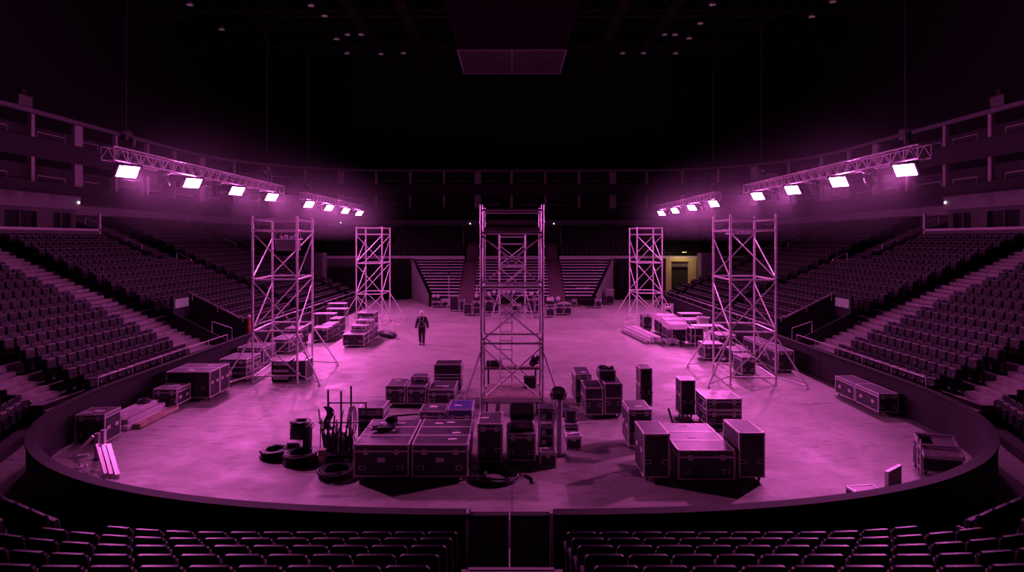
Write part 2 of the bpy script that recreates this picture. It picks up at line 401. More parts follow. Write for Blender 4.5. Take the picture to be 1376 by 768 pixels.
# ------------------------------------------------------------------ seats
def rr(w, h, r, n):                                            # rounded rectangle outline centred in x, from z=0
    pts = []
    for cx, cz, a0 in ((w / 2 - r, r, -PI / 2), (w / 2 - r, h - r, 0), (-w / 2 + r, h - r, PI / 2), (-w / 2 + r, r, PI)):
        for k in range(n + 1):
            a = a0 + PI / 2 * k / n; pts.append((cx + r * math.cos(a), cz + r * math.sin(a)))
    return pts
def shell(w, h, r, n, z0, y0, th, tilt, bev, curve=0.0):
    o = rr(w, h, r, n); N = len(o); mb = MB(); vs = []
    def ring(sc_, y):
        for x, z in o:
            xx, zz = x * sc_, (z - h / 2) * (1 - (1 - sc_) * w / h) + h / 2
            vs.append((xx, y0 + y - tilt * zz + curve * (xx / (w / 2)) ** 2, z0 + zz))
    k = 1 - 2 * bev / w
    if bev: ring(k, 0); ring(1, bev); ring(1, th - bev); ring(k, th); R = 4
    else: ring(1, 0); ring(.94, th); R = 2
    fs = [tuple(range(N)), tuple((R - 1) * N + N - 1 - i for i in range(N))]
    for a in range(R - 1): fs += [(a * N + i, a * N + (i + 1) % N, (a + 1) * N + (i + 1) % N, (a + 1) * N + i) for i in range(N)]
    return mb.add(vs, fs)
back_hi = shell(.42, .50, .06, 4, .37, -.045, .055, .14, .010, .03)
pan_hi = shell(.39, .46, .05, 3, .28, .07, .11, .12, .022, .0)
leg_mb = MB().box(-.03, .03, -.06, .06, 0, .34).box(-.09, .09, -.10, .10, 0, .02).box(-.15, .15, -.03, .05, .32, .37)
arm_l = MB()
arm_l.box(-.222, -.198, -.09, -.03, .0, .58).prism([(-.10, .56), (.20, .56), (.23, .585), (.20, .61), (-.10, .61)], -.228, -.192, 'x')
trim_mb = MB().bbox(-.165, .165, .015, .125, .735, .752, .006)  # thin pale slab that paints light onto the folded pan's top
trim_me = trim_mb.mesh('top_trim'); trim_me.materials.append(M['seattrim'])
back_me, pan_me, leg_me, arm_me = back_hi.mesh('backrest', 20), pan_hi.mesh('seat_pan', 20), leg_mb.mesh('pedestal'), arm_l.mesh('armrest')
for me, m in ((back_me, 'seatdark'), (pan_me, 'seat'), (leg_me, 'seatleg'), (arm_me, 'seatleg')): me.materials.append(M[m])
low = MB()
for part in (shell(.41, .50, .045, 2, .37, -.055, .09, .14, 0), shell(.385, .46, .04, 1, .28, .07, .11, .12, 0)): low.add(part.v, part.f)
low.box(-.03, .03, -.05, .05, 0, .34)
NTRIM0 = len(low.f); low.box(-.17, .17, .015, .125, .735, .752).box(-.19, .19, -.115, -.055, .868, .876); NLOW = len(low.f)  # pale slabs painting the light on pan and back tops

seats = []                                                     # (x, y, z, rotz, block, row, index)
def face(fx, fy): return math.atan2(-fx, fy)
for s, side in ((-1, 'left'), (1, 'right')):
    # near rows, counted from the gate aisle
    for i in range(8):
        k = 0; x = .72 + .25
        while x < 6.35 - (.5 if i == 0 else 0):
            dy = .06 * max(0, x - 4) ** 2 if x > 4 else 0
            seats.append((s * x, D0 - DR * i + dy - .0, ZN0 + ZNR * i, face(0, 1) + s * .1 * max(0, x - 4) , 'near_' + side, i, k)); x += .46; k += 1
    for nm, C, L, rows in (('corner_' + side, CB1, 3.4, 7), ('bend_' + side, CB2, 4.0, 6)):
        o, dv, nv = Vector(C['org']), Vector(C['dirv']).normalized(), Vector(C['nrm']).normalized()
        for i in range(rows):
            for k in range(int(L / .45)):
                p = o + nv * (C['run'] * i) + dv * (.25 + .45 * k)
                seats.append((s * p.x, p.y, C['z0'] + C['rise'] * i, face(-s * nv.x, -nv.y), nm, i, k))
    for i in range(NR):
        x = X0S + RUN * i; z = ZF0 + RISE * i
        y = 18.55; k = 0; blk = 0
        while y < 49.8:
            ok = all(abs(y - a) > g for a, g in zip(AISLES, GAPS))
            if i <= 3 and 26.6 < y < 28.8: ok = False
            if i > 15 and y < 36.8: ok = False
            if i > 10 and y < 25.8 and i > 12: ok = False
            if i > 10 and 33.9 < y < 36.9: ok = False
            if ok: seats.append((s * x, y, z, face(-s, 0), 'stand_' + side + ('' if y < 26.2 else '_far'), i, k))
            k += 1; y += .44
for j in range(11):                                            # far end stand
    y, z = 55.95 + .62 * j, 3.2 + .30 * j
    x = -25.5
    while x < 25.6:
        ax = abs(x)
        if not (3.05 < ax < 4.75 or abs(ax - 12) < .6 or abs(ax - 19) < .5): seats.append((x, y, z, face(0, -1), 'end', j, 0))
        x += .46
def proj(x, y, z):
    if y < .5: return None
    return CX + x * F / y, CY + (HC - z) * F / y, F / y
def in_view(q):
    t = proj(q[0], q[1], q[2] + .84)
    return t and -10 < t[0] < 1386 and t[1] < 768 and not (t[1] > 764)
cand = sorted([q for q in seats if in_view(q)], key=lambda q: -proj(*q[:3])[2])
pick = set(cand[:300])
ROWS = ['front'] + ORD[1:]
def seat_label(b, i, k):
    kind, _, side = b.partition('_')
    if kind == 'near': return 'black folding chair %s of the gate aisle, %s row, %s chair from the aisle' % (side, ROWS[i], nth(k))
    if kind == 'bend': return 'black folding chair in the near %s bend block, %s row, %s from its steps' % (side, ROWS[i], nth(k))
    if kind == 'corner': return 'dark folding chair in the %s corner block, %s row, %s from the corner steps' % (side, ROWS[i], nth(k))
    return 'dark folding chair in the long %s stand, %s row, %s from the corner steps' % (side.replace('_far', ''), ROWS[i], nth(k))
GRP = {'near': 'near folding seats by the gate aisle', 'bend': 'near bend block seats', 'corner': 'corner block seats', 'stand': 'long stand seats'}
def make_seat(label, group, trim):  # trim adds the painted light on the pan top
    r = thing('folding_chair', label, 'chair', group=group)
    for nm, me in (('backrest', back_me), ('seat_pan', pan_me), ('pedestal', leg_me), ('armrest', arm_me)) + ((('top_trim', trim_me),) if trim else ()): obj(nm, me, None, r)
    return r
protos = {}
mass = MB(); lowv = [Vector(v) for v in low.v]
for q in seats:
    x, y, z, rz, b, i, k = q
    if q in pick:
        lab, g = seat_label(b, i, k), GRP[b.split('_')[0]]
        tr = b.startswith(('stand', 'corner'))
        if tr not in protos:
            o = protos[tr] = make_seat(lab, g, tr); o.location = (x, y, z); o.rotation_euler.z = rz
        else: dup(protos[tr], (x, y, z), rz, lab, g)
    else:
        t = proj(x, y, z + .4)
        if t and -260 < t[0] < 1640 and (b.startswith(('end', 'stand')) or t[1] < 900):
            mass.add(lowv, low.f, Matrix.Translation((x, y, z)) @ Matrix.Rotation(rz, 4, 'Z'))
o = obj('folding_chairs', mass, M['seat']); o['kind'] = 'stuff'
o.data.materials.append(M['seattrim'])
o.data.polygons.foreach_set('material_index', [1 if i % NLOW >= NTRIM0 else 0 for i in range(len(o.data.polygons))])  # last faces of each chair carry the painted top light
tag(o, 'massed rows of dark folding chairs filling the farther stands', 'chairs')

# ------------------------------------------------------------------ far end: parapet, bleachers, stairs, drapes
far = MB()
for j in range(11): far.box(-26, 26, 55.95 + .62 * j - .32, 55.95 + .62 * (j + 1) - .32, 0, 3.2 + .30 * j)
struct('floor_terrace_end', far, M['terrace'])
struct('wall_parapet', MB().box(-26, -4.4, 55.2, 55.35, 3.0, 3.78).box(4.4, 26, 55.2, 55.35, 3.0, 3.78).box(-3.1, 3.1, 55.2, 55.35, 3.0, 3.78), M['fascia'])
struct('trim_10', MB().box(-26, -4.4, 55.12, 55.38, 3.78, 4.0).box(4.4, 26, 55.12, 55.38, 3.78, 4.0).box(-3.1, 3.1, 55.12, 55.38, 3.78, 4.0), M['bench'], 'pale parapet cap across the far stand')
struct('trim_11', MB().box(-26.2, 26.2, 62.6, 62.8, 7.0, 7.55), M['fascia'], 'pale fascia band across the far end')
struct('wall_upper_far', MB().box(-26.2, 26.2, 62.8, 63.0, 0, 7.0), M['dark'])
for s, side in ((-1, 'left'), (1, 'right')):
    v = MB().box(min(s * 3.1, s * 4.7), max(s * 3.1, s * 4.7), 58.6, 58.7, 5.2, 6.75)
    struct('door_%d' % (3 if s < 0 else 4), v, M['black'], 'dark doorway in the far stand, %s of centre' % side)
    struct('wall_portal_%s' % side, MB().box(min(s * 2.95, s * 3.1), max(s * 2.95, s * 3.1), 58.2, 60.4, 4.4, 6.3).box(min(s * 4.7, s * 4.85), max(s * 4.7, s * 4.85), 58.2, 60.4, 4.4, 6.3).box(min(s * 2.95, s * 4.85), max(s * 2.95, s * 4.85), 58.7, 58.8, 4.2, 6.8), M['suite'])
    st = MB()
    for k in range(10): st.box(min(s * 3.15, s * 4.35), max(s * 3.15, s * 4.35), 55.3 + .33 * k, 55.3 + .33 * (k + 1), 2.5, 3.3 + .18 * k)
    for k in range(26): st.box(min(s * 3.15, s * 4.35), max(s * 3.15, s * 4.35), 49 + .235 * k, 49 + .235 * (k + 1), .2, .95 + .1 * k)
    struct('floor_stairs_far_%s' % side, st, mat('brown_carpet_step', (.20, .13, .14), .9, var=.2, scale=6), 'brown stair run between the bleacher sections')
def bleacher(label, xl, xr):                                   # xl, xr: functions of the row number
    b = thing('bleacher', label, 'bleacher', (0, 49, 0), group='retractable bleacher sections')
    for k in range(13):
        y, z = .46 * k, .95 + .235 * k
        obj('bench', MB().bbox(xl(k), xr(k), y, y + .26, z - .06, z, .01), M['bench'], b)
        obj('riser', MB().box(xl(k), xr(k), y + .10, y + .18, z - .30, z - .05), M['dark'], b)
    return b
bleacher('grey bench bleacher section with a slanted end, left of the stairs', lambda k: -6.5 - .2 * k, lambda k: -4.4)
bleacher('grey bench bleacher section between the two stair runs', lambda k: -3.1, lambda k: 3.1)
bleacher('grey bench bleacher section with a slanted end, right of the stairs', lambda k: 4.4, lambda k: 6.6 + .2 * k)
for s, side in ((-1, 'left'), (1, 'right')):
    sp = MB().prism([(0, 0), (0, .9), (5.9, 3.7), (5.9, 0)], 0, .08, 'x', Matrix.Translation((s * 6.9, 49.1, 0)) @ Matrix.Rotation(-s * .40, 4, 'Z'))
    tag(obj('bleacher_end_panel', sp, M['fascia']), 'plain sloping panel closing the %s end of the bleachers' % side, 'panel')
    dr = MB()
    xs = [14.1 - .16 * k for k in range(int((14.1 - 9.35) / .16) + 1)]
    n = len(xs)
    vs = [(s * x, 54.9 + .07 * math.sin(k * 1.9) + .03 * math.sin(k * 4.1), z) for z in (0.02, 3.74) for k, x in enumerate(xs)]
    dr.add(vs, [(k, k + 1, n + k + 1, n + k) for k in range(n - 1)])
    dr.add([(x, y + .05, z) for x, y, z in vs], [(k, k + 1, n + k + 1, n + k) for k in range(n - 1)])
    tag(obj('drape', dr, M['black']), 'floor-length black drape under the far parapet, %s of the bleachers' % side, 'curtain')
struct('wall_far_left', MB().box(-26, -12.9, 55.0, 55.15, 0, 3.0), M['black']); struct('wall_far_right', MB().box(17.0, 26, 55.0, 55.15, 0, 3.78).box(12.9, 14.2, 55.0, 55.15, 0, 3.78), M['black'])
struct('wall_far_middle', MB().box(-12.9, 12.9, 56.0, 56.1, 0, 3.2), M['black'])
# cream doorway at far right
dw = struct('door_5', MB().box(14.2, 17.0, 57.0, 57.1, 0, 3.8), mat('green_door', (.03, .06, .04), .6), 'dark green doorway with a cream frame at the far right')
obj('door_frame', MB().box(16.3, 17.0, 54.9, 55.2, 0, 3.8).box(14.2, 17.0, 54.85, 55.2, 3.5, 3.8).box(14.2, 14.7, 54.9, 55.2, 0, 3.8), M['yellow'], dw)
dl = thing('door_lamp', 'small dark lamp on an arm above the cream doorway', 'lamp', (15.5, 55.1, 4.1))  # invented fixture, put in to brighten the cream frame
obj('arm', MB().tube((0, 0, 0), (0, -1.5, .35), .025), M['blackm'], dl); dh = obj('housing', MB().box(-.22, .22, -1.72, -1.48, .30, .38), M['blackm'], dl); obj('lens', MB().box(-.18, .18, -1.70, -1.50, .285, .30), M['warm'], dh)
wl = bpy.data.lights.new('door_lamp_glow', 'AREA'); wl.size = .3; wl.color = (1, .72, .34); wl.energy = 26.0  # warm fill added for the cream frame
wo = bpy.data.objects.new('door_lamp_glow', wl); col.objects.link(wo); wo.location = (15.5, 53.5, 4.36); wo.rotation_euler = Vector((0, .75, -.9)).to_track_quat('-Z', 'Y').to_euler()

# ------------------------------------------------------------------ upper ring of suites
def ring_path(off, ystart=8.0, n=14):
    R, hw, yf = 15.0, 28.5, 66.0
    pts = []
    y = ystart
    while y < yf - R: pts.append((-hw - off, y)); y += 2.0
    for k in range(n + 1):
        a = PI - PI / 2 * k / n; pts.append((-hw + R + (R + off) * math.cos(a), yf - R + (R + off) * math.sin(a)))
    pts += [(-x, yy) for x, yy in pts[::-1]]
    return pts
r0, r1, r3 = ring_path(0), ring_path(.25), ring_path(3.2)
struct('trim_12', ribbon(MB(), r0, r1, 13.05, 13.3), M['rim'], 'thin pale rim beam along the upper ring')
ribs = MB(); ribbon(ribs, ring_path(.05), r3, 13.0, 13.06); ribbon(ribs, ring_path(.05), r3, 10.45, 11.65); ribbon(ribs, ring_path(.05), r3, 7.6, 9.0)
struct('floor_ring', ribs, M['ring'], 'dark balcony slabs of the upper ring')
struct('wall_ring', ribbon(MB(), r3, ring_path(3.4), 7.5, 13.3), M['suite'], 'suite back wall of the upper ring')
sof = MB()
pa = [(x * 26 / 28.5, min(y, 63.2) if abs(x) < 20 else min(y, 62.5)) for x, y in r0]
ribbon(sof, pa, r0, 7.56, 7.7); struct('ceiling_soffit', sof, M['ring'])
acc, last, cnt = 0.0, r0[0], 0
dense = []
for a, b in zip(r0, r0[1:]):
    for k in range(20): dense.append((a[0] + (b[0] - a[0]) * k / 20, a[1] + (b[1] - a[1]) * k / 20))
tot = sum(math.dist(a, b) for a, b in zip(dense, dense[1:]))
half = tot / 2; run = 0.0; cols = []
tgt = half % 3.75
for a, b in zip(dense, dense[1:]):
    d_ = math.dist(a, b)
    while run + d_ >= tgt:
        t = (tgt - run) / d_; cols.append((a[0] + (b[0] - a[0]) * t, a[1] + (b[1] - a[1]) * t, math.atan2(b[1] - a[1], b[0] - a[0]))); tgt += 3.75
    run += d_
for k, (x, y, a) in enumerate(cols):
    if y < 24: continue
    wd = .36 if (k - len(cols) // 2) % 4 == 3 else .13
    for z0, z1 in ((11.65, 13.05), (9.0, 10.45)):
        c = obj('ring_column', MB().box(-wd, wd, .05, .3, 0, z1 - z0), M['column'], None, (x, y, z0), a); c['kind'] = 'structure'
        if k + 1 < len(cols):
            x2, y2, a2 = cols[k + 1]
            f0, f1 = ((.2, .8) if k % 2 else (.08, .62))
            p = Vector((x + (x2 - x) * f0, y + (y2 - y) * f0, z0 + .42)); q = Vector((x + (x2 - x) * f1, y + (y2 - y) * f1, z0 + .42))
            nrm = Vector((-math.sin(a), math.cos(a), 0)) * .4
            c2 = obj('ring_rail', MB().tube(p + nrm, q + nrm, .035, 6).tube(p + nrm, p + nrm - Vector((0, 0, .42)), .02, 6).tube(q + nrm, q + nrm - Vector((0, 0, .42)), .02, 6), M['column']); c2['kind'] = 'structure'
for (u, lab) in ((28, 'left end of the ring rim'), (1346, 'right end of the ring rim')):
    x = 28.6 * (1 if u > CX else -1); y = abs(x) * F / abs(u - CX)
    b = thing('rim_speaker', 'grey speaker box standing on the %s' % lab, 'speaker', (x, y, 13.3))
    obj('cabinet', MB().bbox(-.3, .3, -.5, .5, 0, .62, .03), M['fascia'], b); obj('bracket', MB().box(-.2, .2, -.15, .15, .62, .95), M['steel'], b)
for x, y, z, lab in ((-18.0, 62.57, 7.3, 'far left of the stairs, above the far fascia'), (-4.4, 62.57, 7.2, 'above the far stand, left of centre'), (4.4, 62.57, 7.2, 'above the far stand, right of centre')):
    tag(obj('fascia_lamp', MB().lathe([(.045, -.05), (.05, 0), (.03, .03)], 8, Matrix.Translation((x, y, z)) @ Matrix.Rotation(PI / 2, 4, 'X')), M['tiny']), 'tiny white lamp ' + lab, 'lamp')

# ------------------------------------------------------------------ roof steel, roof lamps, scoreboard
def truss_mb(L, w, h, r, rl, bay):                             # box truss along +Y, origin at the bottom centre
    ch = [MB().tube((x, 0, z), (x, L, z), r, 8) for x in (-w / 2, w / 2) for z in (0, h)]
    lc = MB(); n = max(2, int(L / bay)); b = L / n
    for k in range(n):
        y0, y1, ym = k * b, (k + 1) * b, (k + .5) * b
        for x in (-w / 2, w / 2): lc.tube((x, y0, 0), (x, ym, h), rl, 6).tube((x, ym, h), (x, y1, 0), rl, 6)
        for z in (0, h): lc.tube((-w / 2, y0, z), (w / 2, ym, z), rl, 6).tube((w / 2, ym, z), (-w / 2, y1, z), rl, 6)
        lc.tube((-w / 2, y0, h), (w / 2, y0, h), rl, 6); lc.tube((-w / 2, y0, 0), (-w / 2, y0, h), rl, 6); lc.tube((w / 2, y0, 0), (w / 2, y0, h), rl, 6)
    for x in (-w / 2, w / 2): lc.tube((x, L, 0), (x, L, h), rl, 6)
    lc.tube((-w / 2, L, h), (w / 2, L, h), rl, 6)
    return ch, lc
for k, (y, lab) in enumerate(((44, 'nearest of the dark roof girders crossing the hall'), (54, 'middle dark roof girder crossing the hall'), (64, 'dark roof girder nearest the far wall'))):
    g = thing('roof_girder', lab, 'girder', (-36, y, 26.0), -PI / 2, group='roof girders')
    ch, lc = truss_mb(72, 1.6, 2.4, .10, .06, 3.0)
    for c in ch: obj('chord', c, M['steel'], g)
    obj('lattice', lc, M['steel'], g)
for k, x in enumerate((-14, -9.5, -5.2, 5.2, 9.5, 14)):
    g = thing('roof_catwalk', 'dark roof catwalk running lengthwise, %s from the left' % nth(k), 'catwalk', (x, 30, 25.4), group='roof catwalks')
    obj('deck', MB().box(-.5, .5, 0, 40, 0, .08), M['steel'], g)
    for s in (-1, 1): obj('rail', MB().box(s * .5 - .03, s * .5 + .03, 0, 40, .9, .98), M['steel'], g)
    for q in range(6): obj('hanger', MB().box(-.04, .04, q * 7.6 + 1, q * 7.6 + 1.1, .08, 5.6), M['steel'], g)
rl = [(467, 47), (485, 47), (466, 72), (512, 73), (542, 72), (255, 7), (298, 40), (418, 8), (436, 22), (452, 53), (837, 72), (865, 72), (908, 72), (893, 47), (907, 47), (957, 7), (941, 32), (926, 52), (1091, 23), (1119, 3)]
base = None
RN = ['far left cluster'] * 5 + ['left run'] * 5 + ['far right cluster'] * 5 + ['right run'] * 5
for k, (u, v) in enumerate(rl):
    z = 25.2; d = F * (z - HC) / (CY - v); p = Vector(((u - CX) * d / F, d, z))
    lab = 'small dimmed roof lamp in the %s of the roof, %s from the left' % (RN[k], nth(sorted(range(k // 5 * 5, k // 5 * 5 + 5), key=lambda q: rl[q][0]).index(k)))
    if base is None:
        base = thing('roof_lamp', lab, 'lamp', p, group='small roof lamps')
        obj('reflector', MB().lathe([(.12, .35), (.30, .12), (.32, 0), (.30, 0), (.1, .3)], 14), M['white'], base)
        obj('stem', MB().tube((0, 0, .33), (0, 0, .9), .03), M['steel'], base)
        for qx in (-.1, .1):
            for qy in (-.1, .1): obj('lens', MB().box(qx - .075, qx + .075, qy - .075, qy + .075, .03, .05), M['dim'], base)  # glowing cells stand for light caught by the fixture
        for a in (0, 1): obj('guard', MB().box(-.32, .32, -.012, .012, -.02, 0, Matrix.Rotation(a * PI / 2, 4, 'Z')), M['white'], base)
    else: dup(base, p, 0, lab)
sb = thing('scoreboard', 'dark centre-hung scoreboard box seen from below', 'scoreboard', (0, 46.2, 19.3))
obj('cabinet', MB().prism([(-4.0, 0), (-4.6, 5.5), (4.6, 5.5), (4.0, 0)], -3.1, 3.1, 'y'), mat('scoreboard_shell', (.05, .045, .055), .6), sb)
obj('underside', MB().box(-3.95, 3.95, -3.05, 3.05, -.04, 0), mat('scoreboard_underside', (.07, .055, .07), .6, var=.1, scale=1), sb)
obj('frame', MB().box(-.03, .03, -3.05, 3.05, -.07, -.04).box(-4, -3.9, -3.1, 3.1, -.08, -.03).box(3.9, 4, -3.1, 3.1, -.08, -.03).box(-4, 4, -3.1, -3.0, -.08, -.03).box(-4, 4, 3.0, 3.1, -.08, -.03), M['pale'], sb)
for sx in (-1, 1):
    for sy in (-1, 1): obj('hanger_cable', MB().tube((sx * 2.5, sy * 2, 5.5), (sx * 2.5, sy * 2, 11.6), .05), M['steel'], sb)

# ------------------------------------------------------------------ lighting trusses
fl_base = None
mv_base = None
POS = {('left', 'near'): (-14.0, 20.6, 36.0, (21.7, 26.1, 30.3, 34.7)), ('right', 'near'): (14.0, 20.2, 35.4, (21.2, 25.5, 29.7, 33.9)),
       ('left', 'far'): (-14.25, 40.6, 57.0, (41.8, 46.4, 51.0, 55.6)), ('right', 'far'): (13.9, 40.2, 56.6, (41.0, 46.0, 50.8, 55.4))}
BAY = ['nearest', 'second', 'third', 'farthest']
for (side, dep), (x, ya, yb, ls) in POS.items():
    s = -1 if side == 'left' else 1
    t = thing('lighting_truss', 'aluminium box truss hung over the %s stand, the %s one' % (side, 'nearer' if dep == 'near' else 'farther'), 'truss', (x, ya, 8.28), group='hung lighting trusses')
    ch, lc = truss_mb(yb - ya, .45, .46, .028, .014, .72)
    for c in ch: obj('chord', c, M['alu'], t)
    obj('lattice', lc, M['alu'], t)
    for k, y in enumerate((ya + 1.0, yb - 2.0)):
        h = thing('chain_hoist', 'black chain hoist above the %s %s truss, %s end' % (dep, side, 'near' if k == 0 else 'far'), 'hoist', (x, y, 8.78), group='chain hoists')
        obj('motor', MB().bbox(-.12, .12, -.2, .2, .3, .68, .03), M['blackm'], h); obj('hook', MB().tube((0, 0, 0), (0, 0, .32), .025).path([(.0, -.0, 0), (-.2, 0, -.06), (-.225, 0, -.10)], .014).path([(0, 0, 0), (.2, 0, -.06), (.225, 0, -.10)], .014), M['blackm'], h)
        obj('plate', MB().box(-.08, .08, -.215, -.2, .5, .64), M['pale'], h); obj('chain_bag', MB().lathe([(.08, .1), (.12, .2), (.11, .45)], 10, Matrix.Translation((.16, .1, 0))), M['rubber'], h)
        tag(obj('hoist_cable', MB().tube((x, y, 9.46), (x, y, 30.95), .016, 6), M['steel']), 'thin steel cable rising from the %s %s truss, %s end' % (dep, side, 'near' if k == 0 else 'far'), 'cable', 'hoist cables')
    for k, y in enumerate(ls):
        lab = 'glowing rectangular floodlight under the %s %s truss, %s of four' % (dep, side, BAY[k])
        if fl_base is None:
            fl_base = thing('floodlight', lab, 'floodlight', (x, y, 8.28), 0, 'truss floodlights')
            # local: hangs below the truss, faces local +X, down and toward -Y
            nrm = Vector((.62, -.42, -.66)).normalized()
            q = nrm.to_track_quat('Z', 'Y').to_matrix().to_4x4()
            Tm = Matrix.Translation((0, 0, -.30)) @ q
            obj('housing', MB().bbox(-.45, .45, -.30, .30, -.14, .0, .03, Tm).box(-.3, .3, -.2, .2, -.22, -.13, Tm), M['blackm'], fl_base)
            obj('lens', MB().box(-.33, .33, -.24, .24, .0, .012, Tm), M['lens'], fl_base)
            obj('bezel', MB().box(-.43, .43, -.28, -.255, 0, .02, Tm).box(-.43, .43, .255, .28, 0, .02, Tm).box(-.43, -.405, -.28, .28, 0, .02, Tm).box(.405, .43, -.28, .28, 0, .02, Tm), M['blackm'], fl_base)
            obj('yoke', MB().path([(-.08, .48, -.34), (-.08, .48, -.06), (-.08, -.48, -.06), (-.08, -.48, -.34)], .018), M['blackm'], fl_base)
            obj('clamp', MB().box(-.05, .05, -.05, .05, -.07, .05), M['alu'], fl_base)
            cur = fl_base
        else: cur = dup(fl_base, (x, y, 8.28), 0, lab)
        if s > 0: cur.scale.x = -1
        al = bpy.data.lights.new('floodlight_beam', 'AREA'); al.shape = 'RECTANGLE'; al.size = .62; al.size_y = .44; al.color = LC
        al.energy = ((560, 420, 600, 780) if dep == 'near' else (600, 520, 260, 150))[k]; al.spread = math.radians((84, 160, 124, 124)[k] if dep == 'near' else 130)
        ao = bpy.data.objects.new('floodlight_beam', al); col.objects.link(ao)
        nv = (Vector((-s * ((8.0, 2.0, 2.5, 2.0)[k] if dep == 'near' else 0), (10.3, 14.5, 27.0, 33.0)[k] if dep == 'near' else (33.5, 36.5, 39.0, 40.0)[k], 0)) - Vector((x, y, 8.0))).normalized()
        ao.location = Vector((x, y, 8.28 - .30)) + Vector((-s * .62, -.42, -.66)) * .05
        ao.rotation_euler = nv.to_track_quat('-Z', 'Y').to_euler()
    for k in range(3):
        y = (ls[k] + ls[k + 1]) / 2
        lab = 'unlit black moving-head lamp under the %s %s truss, %s of three' % (dep, side, ('nearest', 'middle', 'farthest')[k])
        if mv_base is None:
            mv_base = thing('moving_head', lab, 'lamp', (x, y, 8.28), 0, 'unlit moving heads on the trusses')
            obj('base', MB().bbox(-.16, .16, -.2, .2, -.16, -.02, .02), M['blackm'], mv_base)
            obj('yoke', MB().bbox(-.06, .06, -.25, -.20, -.52, -.14, .01).bbox(-.06, .06, .20, .25, -.52, -.14, .01).box(-.06, .06, -.22, .22, -.2, -.15), M['blackm'], mv_base)
            hm = Matrix.Translation((0, 0, -.45)) @ Matrix.Rotation(2.6, 4, 'Y')
            hd = obj('head', MB().lathe([(.05, -.22), (.13, -.18), (.16, .0), (.17, .2), (.14, .24)], 16, hm), M['blackm'], mv_base)
            obj('lens', MB().lathe([(.0, .235), (.12, .245), (.13, .242)], 16, hm), M['screen'], hd)
        else: dup(mv_base, (x, y, 8.28), 0, lab)

# ------------------------------------------------------------------ scaffold towers
def tower(label, x, y, w, dp, H, rot=0.0, top=None, brace='mix', plat=None, mirror=1, tube=.042, ladder=False, outz=1.85, ext=1.25, m='galv'):
    t = thing('scaffold_tower', label, 'scaffold tower', (x, y, 0), rot, 'aluminium scaffold towers')
    G = M[m]
    hw, hd = w / 2, dp / 2
    C = [(-hw, -hd), (hw, -hd), (hw, hd), (-hw, hd)]
    for cx, cy in C:
        lg = MB().tube((cx, cy, .04), (cx, cy, H), tube, 10)
        for z in (1.9, 2.06, 3.9, 4.06, H * .8, H - .55): lg.tube((cx, cy, z - .035), (cx, cy, z + .035), tube * 1.35, 10)
        L = obj('leg', lg, G, t)
        obj('foot', MB().lathe([(.07, 0), (.07, .03), (.03, .05), (.03, .12)], 10, Matrix.Translation((cx, cy, 0))), G, L)
    lev = [.28, 2.0, 3.98, 5.86, 6.28] if top is None else top
    for zi, z in enumerate(lev):
        for a in range(4):
            p, q = C[a], C[(a + 1) % 4]
            obj('ledger', MB().tube((*p, z), (*q, z), tube * .78, 8), G, t)
    bz = lev[1:4]
    def br(p, z0, q, z1, r=.58): obj('brace', MB().tube((*p, z0), (*q, z1), tube * r, 8), G, t)
    for bi, (z0, z1) in enumerate(zip(bz, bz[1:])):
        if brace == 'x' or bi == 0:
            br(C[0], z1 - .08, C[1], z0 + .08); br(C[0], z0 + .08, C[1], z1 - .08)
            if not ladder: br(C[3], z0 + .08, C[2], z1 - .08)
        else:
            a, b = (C[0], C[1]); br(a, z1 - .1, b, z0 + .06); br(C[3], z0 + .06, C[2], z1 - .1)
        if not ladder: br(C[0], z0 + .06, C[3], z1 - .3); br(C[1], z0 + .06, C[2], z1 - .3)
    br(C[0], .35, C[1], lev[1] - .08); br(C[1], .35, C[0], lev[1] - .08); br(C[2], .35, C[3], lev[1] - .08)
    br(C[3], .35, C[0], lev[1] - .1); br(C[2], .35, C[1], lev[1] - .1)
    for (cx, cy) in C:
        sx, sy = (1 if cx > 0 else -1), (1 if cy > 0 else -1)
        fx, fy = cx + sx * ext * .75, cy + sy * ext * .45
        o = obj('outrigger', MB().tube((cx, cy, outz), (fx, fy, .10), tube * .66, 8).tube((cx, cy, .32), (fx, fy, .12), tube * .5, 8), G, t)
        obj('foot_pad', MB().lathe([(.06, 0), (.06, .04), (.03, .06), (.03, .14)], 10, Matrix.Translation((fx, fy, 0))), G, o)
    if plat:
        z, a, b = plat
        pf = obj('platform', MB().bbox(-hw + .1, hw - .1, a, b, z - .05, z, .01), M['wood'], t)
        obj('toe_board', MB().box(-hw + .1, hw - .1, a, a + .03, z, z + .12), M['wood'], pf)
    if ladder:
        ld = obj('ladder', MB().tube((-.40, -.25, .5), (-.40, .55, 4.0), .018).tube((-.0, -.25, .5), (-.0, .55, 4.0), .018), M['worn'], t)
        for k in range(12):
            f = (k + .5) / 12; obj('rung', MB().tube((-.40, -.25 + .8 * f, .5 + 3.5 * f), (0, -.25 + .8 * f, .5 + 3.5 * f), .013), M['worn'], ld)
    return t
tower('pale aluminium scaffold tower before the left stand, beside a tall rack', -9.22, 24.1, 1.65, 2.5, 6.42, rot=.10)
tower('pale aluminium scaffold tower before the right stand, over a black trunk', 9.25, 23.85, 1.68, 2.5, 6.48, rot=-.08)
tower('pale scaffold tower far down the left side, beyond the piled cases', -9.2, 39.6, 1.65, 2.5, 6.35, brace='x')
tower('pale scaffold tower far down the right side, behind the tube bundle', 9.05, 40.4, 1.65, 2.5, 6.35, brace='x')
tower('large central scaffold tower with a plywood deck and ladder', 0.0, 19.95, 1.96, 1.85, 6.62, brace='x', top=[.30, 2.19, 3.98, 5.72, 6.45], ladder=True, plat=(5.78, -.8, .8), tube=.046, outz=2.0, ext=.85, m='worn')
